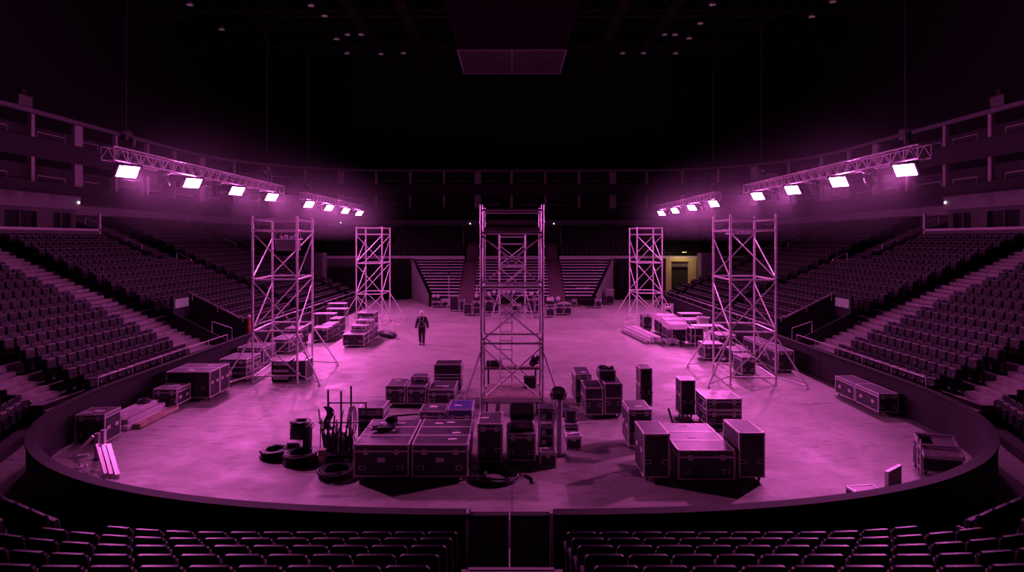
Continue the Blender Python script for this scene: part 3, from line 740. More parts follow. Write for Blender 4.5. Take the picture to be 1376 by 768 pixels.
tower('small scaffold tower standing behind the central one near the bleachers', .02, 42.9, 1.85, 1.8, 5.85, brace='x', top=[.3, 1.95, 3.6, 5.2, 5.7], ext=.7, m='worn')
# things on towers
dk = thing('stage_deck', 'brown plywood stage deck at the foot of the central tower', 'stage deck', (0, 19.7, 0))
obj('top', MB().bbox(-.86, .86, -.95, .9, .44, .52, .01), M['wood'], dk)
for s in (-1, 1):
    for a in (-1, 1): obj('leg', MB().tube((s * .8, a * .8 - .03, 0), (s * .8, a * .8 - .03, .44), .03), M['blackm'], dk)
obj('edge_band', MB().box(-.87, .87, -.965, -.95, .40, .50), M['trim'], dk, label='pale metal edge band')
pk = thing('plank', 'dark plank lying across the central tower at knee height', 'plank', (0, 20.75, 1.0))
obj('board', MB().bbox(-.95, .95, -.14, .14, 0, .09, .01), M['wood'], pk)
for s in (-1, 1): obj('bracket', MB().box(s * .82 - .03, s * .82 + .03, -.05, .05, -1.0, 0), M['blackm'], pk)
bg = thing('soft_roll', 'short black rolled bag lying on the plank in the central tower', 'bag', (-.62, 20.75, 1.09))
obj('roll', MB().lathe([(.0, -.28), (.09, -.27), (.11, -.22), (.11, .22), (.09, .27), (0, .28)], 14, Matrix.Translation((0, 0, .11)) @ Matrix.Rotation(PI / 2, 4, 'Y')), M['rubber'], bg)
for s in (-.14, .14): obj('strap', MB().lathe([(.115, -.02), (.118, 0), (.115, .02)], 14, Matrix.Translation((s, 0, .11)) @ Matrix.Rotation(PI / 2, 4, 'Y')), M['strap'], bg)

# ------------------------------------------------------------------ coils of cable
def coil(label, x, y, r, h, turns, seed, group='cable coils on the floor', z=0.0, rr_=.022, wob=.06):
    rnd = random.Random(seed); t = thing('cable_coil', label, 'cable coil', (x, y, z), 0, group)
    k = 0
    layers = max(1, int(h / (2 * rr_)))
    for l in range(layers):
        m = MB(); pts = []
        per = max(1, turns // layers)
        for j in range(per):
            R = r * (1 - .10 * j - .02 * l) * rnd.uniform(.94, 1.04); ox, oy = rnd.uniform(-wob, wob) * r, rnd.uniform(-wob, wob) * r; ph = rnd.uniform(0, 6.28)
            ring = [(ox + R * math.cos(a), oy + R * math.sin(a), rr_ + 1.8 * rr_ * l + .012 * math.sin(2 * a + ph)) for a in [2 * PI * q / 28 for q in range(28)]]
            m.path(ring, rr_, 6, True)
        obj('loop', m, M['cable'], t)
    tail = MB().path([(r, 0, rr_), (r * 1.1, .12, rr_), (r * 1.25, .1, rr_), (r * 1.45, -.06, rr_), (r * 1.5, -.2, rr_)], rr_ * .8, 6)
    tl = obj('tail', tail, M['cable'], t)
    obj('plug', MB().tube((r * 1.5, -.2, rr_), (r * 1.52, -.3, rr_), .03, 8), M['latch'], tl, label='pale connector')
    obj('tie', MB().tube((-r * 1.08, -.05, h * .5), (-r * .62, -.05, h * .55), .035, 8), M['strap'], t)
    return t
q = W(370, 613); coil('black cable coil, leftmost of three by the drum trunk', q.x, q.y, .35, .26, 18, 1)
q = W(404, 620); coil('black cable coil before the pale box and drum trunk', q.x, q.y, .41, .28, 20, 2)
q = W(453, 638); coil('low black cable coil at the foot of the stand cart', q.x, q.y, .42, .18, 12, 3)
q = W(668, 642); coil('loose wide black cable coil before the tall centre case', q.x, q.y, .55, .10, 10, 4, wob=.16)

# ------------------------------------------------------------------ flight cases
cast = MB()
cast.box(-.045, .045, -.045, .045, .095, .11).box(-.03, -.022, -.02, .03, .04, .1).box(.022, .03, -.02, .03, .04, .1)
cast.lathe([(.012, -.02), (.045, -.02), (.05, -.01), (.05, .01), (.045, .02), (.012, .02)], 12, Matrix.Translation((0, .012, .05)) @ Matrix.Rotation(PI / 2, 4, 'Y'))
cast_me = cast.mesh('caster'); cast_me.materials.append(M['rubber'])
def case(label, X0, X1, Y0, Y1, H, lid=.16, wheels=True, rot=0.0, dishes=True, paper=0, lidm='lidlam', group=None, base=0.0, bands=(), vent=False, name='flight_case', side=0, cat='flight case'):
    w, d = X1 - X0, Y1 - Y0
    t = thing(name, label, cat, ((X0 + X1) / 2, (Y0 + Y1) / 2, base), rot, group)
    z0 = .11 if wheels else .0
    hw, hd = w / 2, d / 2
    zl = H - lid if lid else H
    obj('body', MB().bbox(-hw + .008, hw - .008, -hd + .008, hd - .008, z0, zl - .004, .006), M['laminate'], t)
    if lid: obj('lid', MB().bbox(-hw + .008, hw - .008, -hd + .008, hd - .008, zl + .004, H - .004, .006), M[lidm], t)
    e = .034; k = MB()
    for sx in (-1, 1):
        for sy in (-1, 1):
            x0, x1 = sorted((sx * hw, sx * (hw - e))); y0, y1 = sorted((sy * hd, sy * (hd - e)))
            k.box(x0, x1, y0, y1, z0, H)
    for z in [z0, H - e]:
        for sy in (-1, 1): k.box(-hw + e, hw - e, *sorted((sy * hd, sy * (hd - e))), z, z + e)
        for sx in (-1, 1): k.box(*sorted((sx * hw, sx * (hw - e))), -hd + e, hd - e, z, z + e)
    zs = ([zl] if lid else []) + [z0 + (H - z0) * b for b in bands]
    for z in zs:
        for sy in (-1, 1): k.box(-hw + e, hw - e, *sorted((sy * (hd + .001), sy * (hd - .02))), z - .02, z + .02)
        for sx in (-1, 1): k.box(*sorted((sx * (hw + .001), sx * (hw - .02))), -hd + e, hd - e, z - .02, z + .02)
    cm = k
    for sx in (-1, 1):
        for sy in (-1, 1):
            for z in (z0 + .03, H - .03): cm.bbox(sx * (hw - .022) - .03, sx * (hw - .022) + .03, sy * (hd - .022) - .03, sy * (hd - .022) + .03, z - .036, z + .036, .016)
    obj('edging', k, M['trim'], t)
    big = w > .5
    if lid and w > .4:
        for fx in ((-.28, .28) if big else (0,)):
            l = MB().bbox(fx * w - .055, fx * w + .055, -hd - .008, -hd + .004, zl - .075, zl + .055, .004)
            l.box(fx * w - .018, fx * w + .018, -hd - .018, -hd - .006, zl - .04, zl + .03)
            obj('latch', l, M['latch'], t)
    if dishes:
        zz = z0 + (zl - z0) * .36
        for fx in ((-.34, .34) if w > .34 else (0,)):
            ds = MB().bbox(fx * w - .075, fx * w + .075, -hd - .004, -hd + .01, zz - .05, zz + .05, .003)
            o = obj('handle', ds, M['trim'], t)
            obj('grip', MB().box(fx * w - .055, fx * w + .055, -hd - .0055, -hd - .003, zz - .035, zz + .035), M['blackm'], o)
    if side and d > .5:                                        # handles on the flank that faces the hall
        for fy in (-.25, .25):
            zz = z0 + (zl - z0) * .55
            obj('handle', MB().bbox(side * hw - .006, side * hw + .006, fy * d - .075, fy * d + .075, zz - .05, zz + .05, .003), M['trim'], t)
    rnd = random.Random(hash(label) % 9999 if False else len(label) * 31 + int(H * 100))
    for k_ in range(paper):
        px, py = rnd.uniform(-.25, .25) * w, rnd.uniform(-.25, .25) * d
        obj('paper_label', MB().box(-.10, .10, -.045, .045, H, H + .002, Matrix.Translation((px, py, 0)) @ Matrix.Rotation(rnd.uniform(-.2, .2), 4, 'Z')), M['paper'], t)
    if wheels:
        for sx in (-1, 1):
            for sy in (-1, 1): obj('caster', cast_me, None, t, (sx * (hw - .10), sy * (hd - .10), 0))
    return t
def cpx(label, uL, uR, vb, vt, vback, dep=None, **k):
    p = (vb - CY) / HC; d0 = F / p; H = HC - (vt - CY) / p
    d1 = d0 + dep if dep else F * (HC - H) / (vback - CY)
    return case(label, (uL - CX) / p, (uR - CX) / p, d0, d1, H, **k)
def plate(t, x, z, w, h, y):                                   # pale name plate on a case front
    return obj('name_plate', MB().box(x - w / 2, x + w / 2, y - .006, y, z - h / 2, z + h / 2), M['trim'], t)
# front pair, three deep
for k, (a, b, who) in enumerate(((474.8, 549.5, 'left'), (553, 629, 'right'))):
    p = (647 - CY) / HC; d0 = F / p
    for j in range(3):
        ds = (d0, 14.17, 14.80, 15.42)
        lab = ('wide black flight case at the front of the big %s block, facing the gate' if j == 0 else ('wide black flight case in the middle of the big %s block of three' if j == 1 else 'wide black flight case at the back of the big %s block of three')) % who
        t = case(lab, (a - CX) / p, (b - CX) / p, ds[j] + (.012 if j else 0), ds[j + 1], .85 if j == 0 else .855, paper=(1, 1, 2)[j] - (1 if j == 0 and k == 0 else 0), group='wide cases of the front block', dishes=j == 0)
        if j == 0: plate(t, 0, .50, .18, .10, -(ds[1] - ds[0]) / 2)
m0 = thing('cable_bundle', 'black tangle of leads lying on the left front block', 'cable', W(515, 578, .857), .1, 'leads on the left block')
rnd = random.Random(5); mb = MB()
for q in range(7): mb.path([(rnd.uniform(-.3, .3), rnd.uniform(-.12, .12), .02 + .02 * rnd.random() + .01 * q) for _ in range(6)], .016, 6)
obj('lead', mb, M['cable'], m0); obj('plug_box', MB().bbox(-.14, .12, -.09, .05, 0, .10, .02), M['rubber'], m0)
m1 = thing('small_lamp', 'small black lamp lying behind the leads on the left front block', 'lamp', W(526, 568, .857), .3)
obj('head', MB().lathe([(.05, -.15), (.09, -.1), (.09, .12), (.07, .15)], 12, Matrix.Translation((0, 0, .09)) @ Matrix.Rotation(PI / 2, 4, 'Y')), M['blackm'], m1); obj('bracket', MB().box(-.05, .05, -.11, .11, 0, .02), M['blackm'], m1)
case('low black case with scattered labels, behind the big right block', -2.46, -1.76, 15.8, 16.5, .95, lid=.14, paper=2)
case('black case with a blue-violet lid behind the big right block', -1.72, -1.05, 15.8, 16.75, 1.0, lid=.20, lidm='blue', paper=1)
case('ribbed black case behind the stand cart at the left', -4.15, -3.46, 16.05, 16.8, .98, lid=.12, bands=(.35, .6, .78))
# back-left centre cluster
cpx('black case with worn top, leftmost of the row behind the front block', 518, 544.5, 547, 517.7, 508, paper=1)
t2 = cpx('black case under a small box, middle of the row behind the front block', 546.5, 572.5, 547, 518.4, 509)
h2 = HC - (518.4 - CY) / ((547 - CY) / HC)
case('small dark box lying on the middle case of the back row', -3.40, -2.80, 19.95, 20.45, .22, lid=.08, wheels=False, base=h2, dishes=False)
cpx('black case with two labels, rightmost of the row behind the front block', 575, 611, 547, 523, 511, paper=3)
case('tall two-tier black case behind the row, topped with worn metal', -2.78, -1.80, 21.2, 21.95, 1.07, lid=.0, bands=(.5, .62))
# centre
cpx('tall narrow black case standing left of the mixing console', 641.5, 675, 627, 569, 553, paper=1, lid=.12)
t = cpx('black case carrying the console and dark monitor', 680.5, 720, 625, 582, 566, lid=.10)
HM = HC - (582 - CY) / ((625 - CY) / HC)
mc = thing('mixing_console', 'small dark mixing console on the case before the monitor', 'mixing console', (.24, 14.95, HM))
obj('chassis', MB().prism([(-.22, 0), (-.22, .05), (.22, .14), (.22, 0)], -.27, .27, 'x'), M['blackm'], mc)
for i in range(8):
    for j in range(3): obj('fader_knob', MB().box(-.24 + i * .065, -.22 + i * .065, -.15 + j * .11, -.13 + j * .11, .06 + j * .024, .085 + j * .024), M['latch'], mc)
mo = thing('monitor', 'dark monitor standing upright at the back of the centre case', 'monitor', (.26, 15.40, HM))
obj('screen_frame', MB().bbox(-.30, .30, -.02, .03, .06, .50, .01), M['blackm'], mo); obj('screen', MB().box(-.275, .275, -.026, -.02, .09, .475), M['screen'], mo)
obj('stand', MB().box(-.04, .04, .0, .06, .0, .2).box(-.15, .15, -.06, .10, 0, .015), M['blackm'], mo)
rk = thing('equipment_rack', 'tall slim open equipment rack right of the monitor', 'rack', (.86, 15.05, 0))
for sx in (-1, 1):
    for sy in (-1, 1): obj('upright', MB().box(sx * .17 - .02, sx * .17 + .02, sy * .2 - .02, sy * .2 + .02, 0, 1.30), M['trim'], rk)
obj('top_tray', MB().bbox(-.20, .20, -.23, .23, 1.26, 1.30, .01), M['lidlam'], rk)
for z, h in ((.05, .25), (.34, .2), (.58, .22), (.98, .22)):
    un = obj('rack_unit', MB().box(-.148, .148, -.2, .2, z, z + h), M['laminate'], rk); obj('front_plate', MB().box(-.148, .148, -.208, -.2, z + .02, z + .04).box(-.12, -.02, -.206, -.2, z + .06, z + h - .04), M['latch'], un)
cpx('small black case on the floor before the slim rack', 725.5, 748, 628, 607, 597, lid=.06, wheels=False, dishes=False, paper=1)
ls = thing('lamp_stand', 'black spotlight on a thick post right of the slim rack', 'spotlight', (W(752, 612).x, 15.2, 0))
obj('post', MB().tube((0, 0, .03), (0, 0, 1.42), .07, 12), M['worn'], ls); obj('base', MB().lathe([(.16, 0), (.16, .03), (.08, .05)], 16), M['blackm'], ls)
hd = obj('lamp_head', MB().lathe([(.0, -.12), (.13, -.11), (.19, -.05), (.20, .05), (.17, .1), (0, .08)], 18, Matrix.Translation((-.03, 0, 1.58)) @ Matrix.Rotation(.35, 4, 'X')), M['blackm'], ls)
obj('yoke', MB().path([(-.24, 0, 1.58), (-.2, 0, 1.44), (.14, 0, 1.44), (.18, 0, 1.58)], .02), M['blackm'], ls)
case('small black case stacked under the drum, right of the spotlight', 1.42, 1.81, 16.2, 16.7, .50, lid=.10, wheels=False)
dr = thing('cable_drum', 'round black cable drum on the small case', 'cable drum', (1.62, 16.45, .50))
obj('core', MB().lathe([(.10, .02), (.16, .03), (.16, .28), (.10, .30)], 20), M['cable'], dr)
for z in (0, .29): obj('flange', MB().lathe([(.0, z), (.19, z), (.19, z + .025), (0, z + .025)], 20), M['rubber'], dr)
cpx('low black box right of the spotlight post', 760.5, 781.5, 604, 586, 575.5, lid=.05, wheels=False, dishes=False, paper=2)
# right-of-centre cluster
case('tall black case at the back left of the group beyond the gap', 2.08, 2.62, 19.6, 20.75, 1.08, lid=.10, paper=1, side=-1)
cpx('two-drawer black case at the front left of the group', 786, 810.5, 562, 520.8, 510, lid=0, bands=(.58,), side=-1)
case('two-drawer black case beside the front left one, under a small box', 2.86, 3.42, 18.4, 19.5, 1.07, lid=0, bands=(.52,))
case('small open black box heaped with parts atop a two-drawer case', 2.74, 3.28, 18.8, 19.35, .32, lid=0, wheels=False, base=1.07, dishes=False)
gp = thing('clamp_heap', 'heap of dark clamps in the small box atop the case', 'clamps', (3.0, 19.07, 1.39))
mb = MB(); rnd = random.Random(8)
for q in range(9): mb.bbox(*(lambda x, y: (x - .06, x + .06, y - .05, y + .05))(rnd.uniform(-.18, .18), rnd.uniform(-.18, .18)), 0, .05 + .07 * rnd.random(), .012)
obj('clamp_metal', mb, M['rubber'], gp)
case('tall upright black case standing alone beyond the group', 4.15, 4.55, 19.3, 19.95, 1.34, lid=0, side=-1)
cpx('black case with worn purple top, left rear of the right group', 844.5, 876, 605, 549.7, 537, lid=.10, paper=1, side=-1)
# right group
cpx('upright black case at the front left of the right group', 865, 900, 648, 582.5, 565, lid=.0, side=-1)
p = (651 - CY) / HC
for j, (a, b) in enumerate(((13.37, 14.02), (14.04, 14.64), (14.66, 15.3))):
    lab = ['wide black case at the front of the right block of three', 'wide black case with a paper sheet, middle of the right block', 'wide black case at the back of the right block of three'][j]
    case(lab, (911 - CX) / p, (988 - CX) / p, a, b, .78 if j == 0 else .785, paper=(0, 1, 1)[j], dishes=j == 0, group='wide cases of the right block')
cpx('upright black case at the front right of the right group', 993, 1028, 648, 581, 563, lid=0, side=-1)
case('flat black case under another, right rear of the right group', 5.68, 6.72, 17.4, 18.4, .52, lid=.12, side=-1)
case('flat pale-topped black case, upper of two at the right rear', 5.68, 6.72, 17.4, 18.4, .34, lid=.10, wheels=False, base=.52, paper=2, side=-1, dishes=True)
cpx('tall upright black case behind the right group, by a flat cart', 914.7, 934.4, 562, 510.6, 505, lid=0, side=-1)
ct = thing('flat_cart', 'low dark flatbed cart behind the right group of cases', 'cart', (4.85, 17.0, 0))
obj('bed', MB().bbox(-.68, .62, -.35, .35, .16, .22, .01), M['blackm'], ct); obj('handle', MB().tube((-.2, .2, .2), (-.32, .25, .62), .03), M['blackm'], ct)
for sx in (-.5, .45):
    for sy in (-.25, .25): obj('wheel', MB().lathe([(.02, -.025), (.08, -.025), (.08, .025), (.02, .025)], 12, Matrix.Translation((sx, sy, .08)) @ Matrix.Rotation(PI / 2, 4, 'X')), M['rubber'], ct)
# left wall
case('black case with violet top by the left rink wall, nearest the gate', -11.84, -11.06, 16.1, 16.85, .77, lid=.10, paper=3, rot=.07, wheels=False, side=1)
cpx('small black case by the left rink wall beside a larger one', 205.6, 237.7, 549, 522.5, 512, dep=.84, paper=3, lid=.12, side=1)
case('big black case by the left wall, nearer half of a pair', -11.80, -10.30, 20.3, 21.0, 1.0, lid=0, paper=2, side=1)
case('big black case by the left wall, farther half of a pair', -11.80, -10.30, 21.02, 21.7, 1.0, lid=0, paper=1, side=1)
case('ribbed black case stack beside the near left tower', -11.3, -10.25, 23.0, 24.3, .89, lid=.12, bands=(.3, .6), side=1)
case('small black trunk before the ribbed stack near the left tower', -11.2, -10.7, 22.3, 22.75, .45, lid=.08)
case('black case farther along the left wall beyond the ribbed stack', -12.0, -10.85, 26.0, 27.3, .80, lid=.12, paper=1, side=1)
# below towers
rk2 = thing('amplifier_rack', 'rack of amplifiers standing under the near left tower', 'rack', (-8.95, 23.3, 0))
obj('shell', MB().box(-.34, -.31, -.3, .3, .05, .80).box(.31, .34, -.3, .3, .05, .80).box(-.34, .34, -.3, .3, .78, .81).box(-.34, .34, -.3, .3, .05, .08), M['laminate'], rk2)
for z in (.10, .24, .38, .52, .65): obj('amplifier', MB().box(-.30, .30, -.28, .28, z, z + .11), M['laminate' if z in (.24, .52) else 'trim'], rk2)
for sx in (-.28, .28):
    for sy in (-.24, .24): obj('foot', MB().box(sx - .04, sx + .04, sy - .04, sy + .04, 0, .05), M['rubber'], rk2)
case('dark trunk beside the amplifier rack under the left tower', -8.56, -8.05, 23.3, 24.1, .78, lid=0, wheels=False, dishes=False, rot=0)
case('black trunk standing under the near right tower', 9.14, 9.70, 23.7, 24.6, .83, lid=.14, paper=0)
case('long black case by the right wall, nearer of two beside the tower', 11.0, 11.66, 24.6, 26.4, .92, lid=.10, side=-1)
case('long black case by the right wall, farther of two beside the tower', 11.0, 11.66, 26.44, 28.3, .92, lid=.10, side=-1)
case('pale-topped case on the floor behind the near right tower', 8.72, 9.60, 27.0, 27.9, .78, lid=.16, paper=1)
case('low black case behind the trunk of the near right tower', 9.75, 10.5, 26.2, 27.4, .62, lid=.10, paper=1)
case('black case against the right wall behind the tower legs', 9.85, 10.7, 28.4, 29.6, .95, lid=.12, bands=(.5,))
# right wall
case('long black case by the right rink wall, nearer of two end to end', 11.45, 12.08, 18.6, 19.86, .70, lid=.10, side=-1)
case('long black case by the right rink wall, farther of two end to end', 11.45, 12.08, 19.92, 21.1, .70, lid=.10, side=-1)
# right corner: tilted desk case and open-lid case
td = thing('console_case', 'open console case on legs tucked against the right bend of the rink wall', 'console case', (10.08, 14.1, 0), -.25)
obj('lower_box', MB().bbox(-.40, .40, -.30, .32, .10, .52, .01), M['laminate'], td)
lidp = Matrix.Translation((0, .0, .52)) @ Matrix.Rotation(.55, 4, 'X')
obj('panel', MB().bbox(-.40, .40, -.34, .34, .10, .16, .008, lidp), M['cloth'], td)
obj('edging', MB().box(-.41, .41, -.35, -.31, .09, .18, lidp).box(-.41, .41, .31, .35, .09, .18, lidp).box(-.41, -.37, -.35, .35, .09, .18, lidp).box(.37, .41, -.35, .35, .09, .18, lidp).box(-.41, .41, -.03, .01, .15, .18, lidp).box(-.41, .41, -.31, -.29, .10, .13), M['trim'], td)
obj('support', MB().box(-.38, .38, -.1, .34, .5, .62), M['laminate'], td)
obj('pocket', MB().box(-.35, -.12, .04, .26, .16, .168, lidp), M['screen'], td)
for sx in (-.35, .35):
    for sy in (-.25, .27): obj('foot', MB().tube((sx, sy, 0), (sx, sy, .11), .04), M['rubber'], td)
obj('side_ladder', MB().tube((-.47, -.34, .02), (-.47, -.34, .85), .018).tube((-.47, -.16, .02), (-.47, -.16, .85), .018).tube((-.47, -.34, .2), (-.47, -.16, .2), .014).tube((-.47, -.34, .42), (-.47, -.16, .42), .014).tube((-.47, -.34, .64), (-.47, -.16, .64), .014), M['worn'], td)
oc = thing('open_case', 'low black case with pale rim near the right bend of the wall', 'flight case', (7.36, 12.15, 0), .12)
obj('body', MB().bbox(-.30, .30, -.40, .40, .02, .32, .01), M['laminate'], oc); obj('top', MB().box(-.27, .27, -.37, .37, .32, .325), M['lidlam'], oc)
obj('edging', MB().box(-.31, .31, -.41, -.38, .29, .335).box(-.31, .31, .38, .41, .29, .335).box(-.31, -.28, -.41, .41, .29, .335).box(.28, .31, -.41, .41, .29, .335).box(-.31, .31, -.412, -.40, .14, .16), M['trim'], oc)
sp = thing('flat_screen', 'upright dark flat screen standing by the low pale-rimmed case', 'screen', (7.98, 12.45, 0), .62)
obj('panel', MB().bbox(-.32, .32, -.03, .03, .06, .72, .008), M['screen'], sp); obj('bezel', MB().box(-.33, .33, -.035, .035, .71, .735).box(-.33, -.315, -.035, .035, .06, .72), M['trim'], sp); obj('base', MB().box(-.3, .3, -.18, .18, 0, .03).box(-.06, .06, -.03, .03, .02, .2), M['blackm'], sp)
fb = thing('flat_case', 'dark flat case lying beside the upright screen', 'case', (8.75, 12.9, 0), .45)
obj('slab', MB().bbox(-.42, .42, -.24, .24, .0, .10, .01), M['laminate'], fb); obj('paper_label', MB().box(-.36, -.16, .04, .14, .10, .102), M['paper'], fb)

# ------------------------------------------------------------------ front-left gear
q = W(402, 606)
bn = thing('drum_trunk', 'round black trunk beside the stand cart, topped by a coil', 'trunk', (q.x - .02, q.y + .2, 0))
obj('body', MB().lathe([(.24, 0), (.27, .02), (.28, .28), (.26, .30), (.28, .32), (.28, .60), (.26, .62)], 24), M['rubber'], bn)
obj('band', MB().lathe([(.275, .28), (.29, .30), (.275, .32)], 24), M['blackm'], bn)
coil('black cable coil lying on top of the round trunk', q.x - .02, q.y + .2, .25, .17, 14, 9, z=.62, group='cable coil on the trunk')
bx = thing('pale_box', 'small pale box before the round black trunk', 'box', (W(400, 606).x, 15.28, 0))
obj('carton', MB().bbox(-.17, .17, -.12, .12, 0, .34, .015), M['white'], bx); obj('face_plate', MB().box(-.13, .13, -.126, -.12, .05, .29), M['fascia'], bx)
cr = thing('stand_cart', 'metal cart of upright tubes crowded with stands, left of the front block', 'cart', (-4.42, 15.22, 0))
obj('deck', MB().bbox(-.50, .50, -.55, .75, .12, .18, .01), M['blackm'], cr)
for sx, sy, h in ((-.5, .75, 1.15), (-.22, -.2, 1.72), (.08, -.1, 1.66), (.28, .1, 1.74), (.5, .75, 1.15), (.42, -.5, .9)): obj('upright', MB().tube((sx, sy, .15), (sx, sy, h), .025), M['steel'], cr)
obj('rail', MB().tube((-.5, .75, 1.13), (.5, .75, 1.13), .02).tube((-.5, .75, 1.13), (-.22, -.2, 1.6), .012).tube((-.5, .75, .6), (.5, .75, .6), .018), M['steel'], cr)
for sx in (-.42, .42):
    for sy in (-.45, .65): obj('wheel', MB().lathe([(.02, -.025), (.06, -.025), (.06, .025), (.02, .025)], 12, Matrix.Translation((sx, sy, .06)) @ Matrix.Rotation(PI / 2, 4, 'Y')), M['rubber'], cr)
rnd = random.Random(12)
for k in range(11):
    x, y = -4.78 + .075 * k + rnd.uniform(-.03, .03), 14.98 + rnd.uniform(-.2, .35)
    h = rnd.uniform(.75, 1.15)
    sd = thing('folded_stand', 'folded metal tripod stand leaning in the cart, %s from the left' % nth(k), 'stand', (x, y, .18), rnd.uniform(-.6, .6), 'folded stands in the cart')
    tip = Vector((rnd.uniform(-.16, .16), rnd.uniform(-.1, .1), h))
    obj('pole', MB().tube((0, 0, .04), tip, .02), M['steel' if k % 2 else 'worn'], sd)
    for a in range(3):
        an = a * 2.09; obj('leg', MB().tube(tip * .62, (.10 * math.cos(an), .10 * math.sin(an), .0), .012), M['steel'], sd)
    obj('knob', MB().lathe([(.0, -.04), (.04, -.02), (.04, .02), (0, .04)], 8, Matrix.Translation(tip * .66)), M['rubber'], sd)
hk = MB()
rnd = random.Random(3)
for k in range(4):
    pts = [(.02 * k + .07 * math.cos(a) + rnd.uniform(-.01, .01), .02 * k, -.35 + .35 * math.sin(a)) for a in [2 * PI * j / 20 for j in range(20)]]
    hk.path(pts, .013, 6, True)
tag(obj('hanging_cable', hk, M['worn'], None, (-4.06, 15.0, 1.3)), 'pale cable loops hanging from a cart upright', 'cable')
hk2 = MB()
for k in range(5):
    hk2.path([(.03 * k + .06 * math.sin(3 * a), .09 * math.cos(a) + rnd.uniform(-.01, .01), -.30 + .30 * math.sin(a)) for a in [2 * PI * j / 20 for j in range(20)]], .018, 6, True)
tag(obj('hanging_cable', hk2, M['cable'], None, (-4.9, 15.7, 1.1)), 'black cable loops hung at the outer corner of the stand cart', 'cable')
bgx = thing('tool_bag', 'lumpy black tool bag lying on the stand cart', 'bag', (-4.55, 15.45, .18), .4)
obj('sack', MB().lathe([(0, 0), (.2, .02), (.24, .14), (.18, .28), (.06, .33), (0, .33)], 12, Matrix.Scale(1.3, 4, (1, 0, 0))), M['rubber'], bgx)
obj('handle', MB().path([(-.14, 0, .28), (-.1, 0, .42), (.1, 0, .42), (.14, 0, .28)], .015), M['strap'], bgx)
sm = thing('labelled_box', 'small box with a pale label at the foot of the stand cart', 'box', (W(436, 620).x, 14.62, 0))
obj('carton', MB().bbox(-.09, .09, -.08, .08, 0, .36, .01), M['timber'], sm); obj('paper_label', MB().box(-.07, .07, -.084, -.08, .10, .20), M['paper'], sm)
fc = MB().path([W(536, 566, .02), W(560, 563, .02), W(575, 560, .02), W(560, 556, .02), W(530, 558, .02), W(505, 562, .02)], .02, 6)
tag(obj('floor_cable', fc, M['cable']), 'loose cable on the floor behind the front block', 'cable')

# left-corner metal parts, long boards
rnd = random.Random(21)
for k in range(3):
    b0_, b1_ = Vector((-9.42 + .15 * k, 13.82 - .03 * k, .05)), Vector((-10.24 + .13 * k, 14.72, .44))
    qm = (b1_ - b0_).to_track_quat('Z', 'Y').to_matrix().to_4x4()
    o = MB().bbox(-.055, .055, -.035, .035, 0, (b1_ - b0_).length, .01, Matrix.Translation(b0_) @ qm)
    tag(obj('metal_tube', o, M['alu']), 'square metal tube leaning on the posts by the left wall bend, %s of three' % ('outer', 'middle', 'inner')[k], 'tube', 'tubes by the left bend')
for k, (dx, h) in enumerate(((0, .62), (.16, .70))):
    o = thing('metal_post', 'short upright metal post by the left bend of the wall, the %s one' % ('darker' if k == 0 else 'paler'), 'post', (-10.42 + dx, 14.95, 0))
    obj('shaft', MB().bbox(-.05, .05, -.05, .05, .02, h, .01), M['worn' if k == 0 else 'alu'], o); obj('foot', MB().box(-.09, .09, -.09, .09, 0, .02), M['blackm'], o); obj('cap', MB().bbox(-.06, .06, -.06, .06, h, h + .03, .01), M['latch'], o)
an = thing('angle_bracket', 'pale metal bracket propped at the left bend of the wall', 'bracket', (-10.98, 15.1, 0), .4)
obj('arm', MB().box(-.04, .04, -.03, .03, 0, .62, Matrix.Translation((-.12, 0, .03)) @ Matrix.Rotation(.75, 4, 'Y')), M['alu'], an); obj('foot', MB().box(-.2, .2, -.05, .05, 0, .05), M['alu'], an)
for k in range(14):
    x, y = -10.10 + rnd.uniform(-.42, .32), 14.15 + rnd.uniform(-.40, .42)
    mb = MB().path([(-.07, 0, .03), (-.05, .06, .04), (.03, .07, .04), (.07, 0, .04), (.03, -.05, .03)], .014, 6).tube((-.09, 0, .02), (.1, .01, .02), .012)
    o = obj('scaffold_clamp', mb, M['galv' if k % 2 else 'worn'], None, (x, y, 0), rnd.uniform(0, 6))
    tag(o, 'small metal clamp in the scatter at the left bend of the wall', 'clamp', 'scattered clamps at the left bend')
BW = ('against the wall', 'second from the wall', 'third from the wall', 'fourth from the wall', 'outermost one')
for lay, xs_, nm in ((0, (-11.90, -11.66, -11.42, -11.18, -10.94), 'on the floor'), (1, (-11.78, -11.54, -11.30), 'in the second layer'), (2, (-11.66, -11.42), 'on top')):
    for k, x in enumerate(xs_):
        m = ('timber', 'alu', 'timber', 'alu', 'timber')[k] if lay == 0 else ('cloth' if (k + lay) % 2 else 'alu')
        kind = {'alu': 'pale metal beam', 'timber': 'brown timber plank', 'cloth': 'pale boxed beam'}[m]
        o = obj('long_beam', MB().bbox(-.11, .11, 0, 2.0 - .12 * lay, 0, .125, .012), M[m], None, (x, 17.15 + .10 * ((k * 2 + lay) % 3), .005 + .13 * lay), .0)
        tag(o, '%s in the pile by the left wall %s, %s' % (kind, nm, BW[k]), 'beam', 'beams along the left wall')
sb_ = thing('coiled_sling', 'dark coiled sling lying on the beams by the left wall', 'sling', (-11.56, 18.7, .395))
obj('loop', MB().path([(.16 * math.cos(a), .2 * math.sin(a), .03 + .02 * math.sin(3 * a)) for a in [2 * PI * j / 20 for j in range(20)]], .035, 6, True).path([(.12 * math.cos(a), .15 * math.sin(a), .09) for a in [2 * PI * j / 20 for j in range(20)]], .03, 6, True), M['rubber'], sb_)
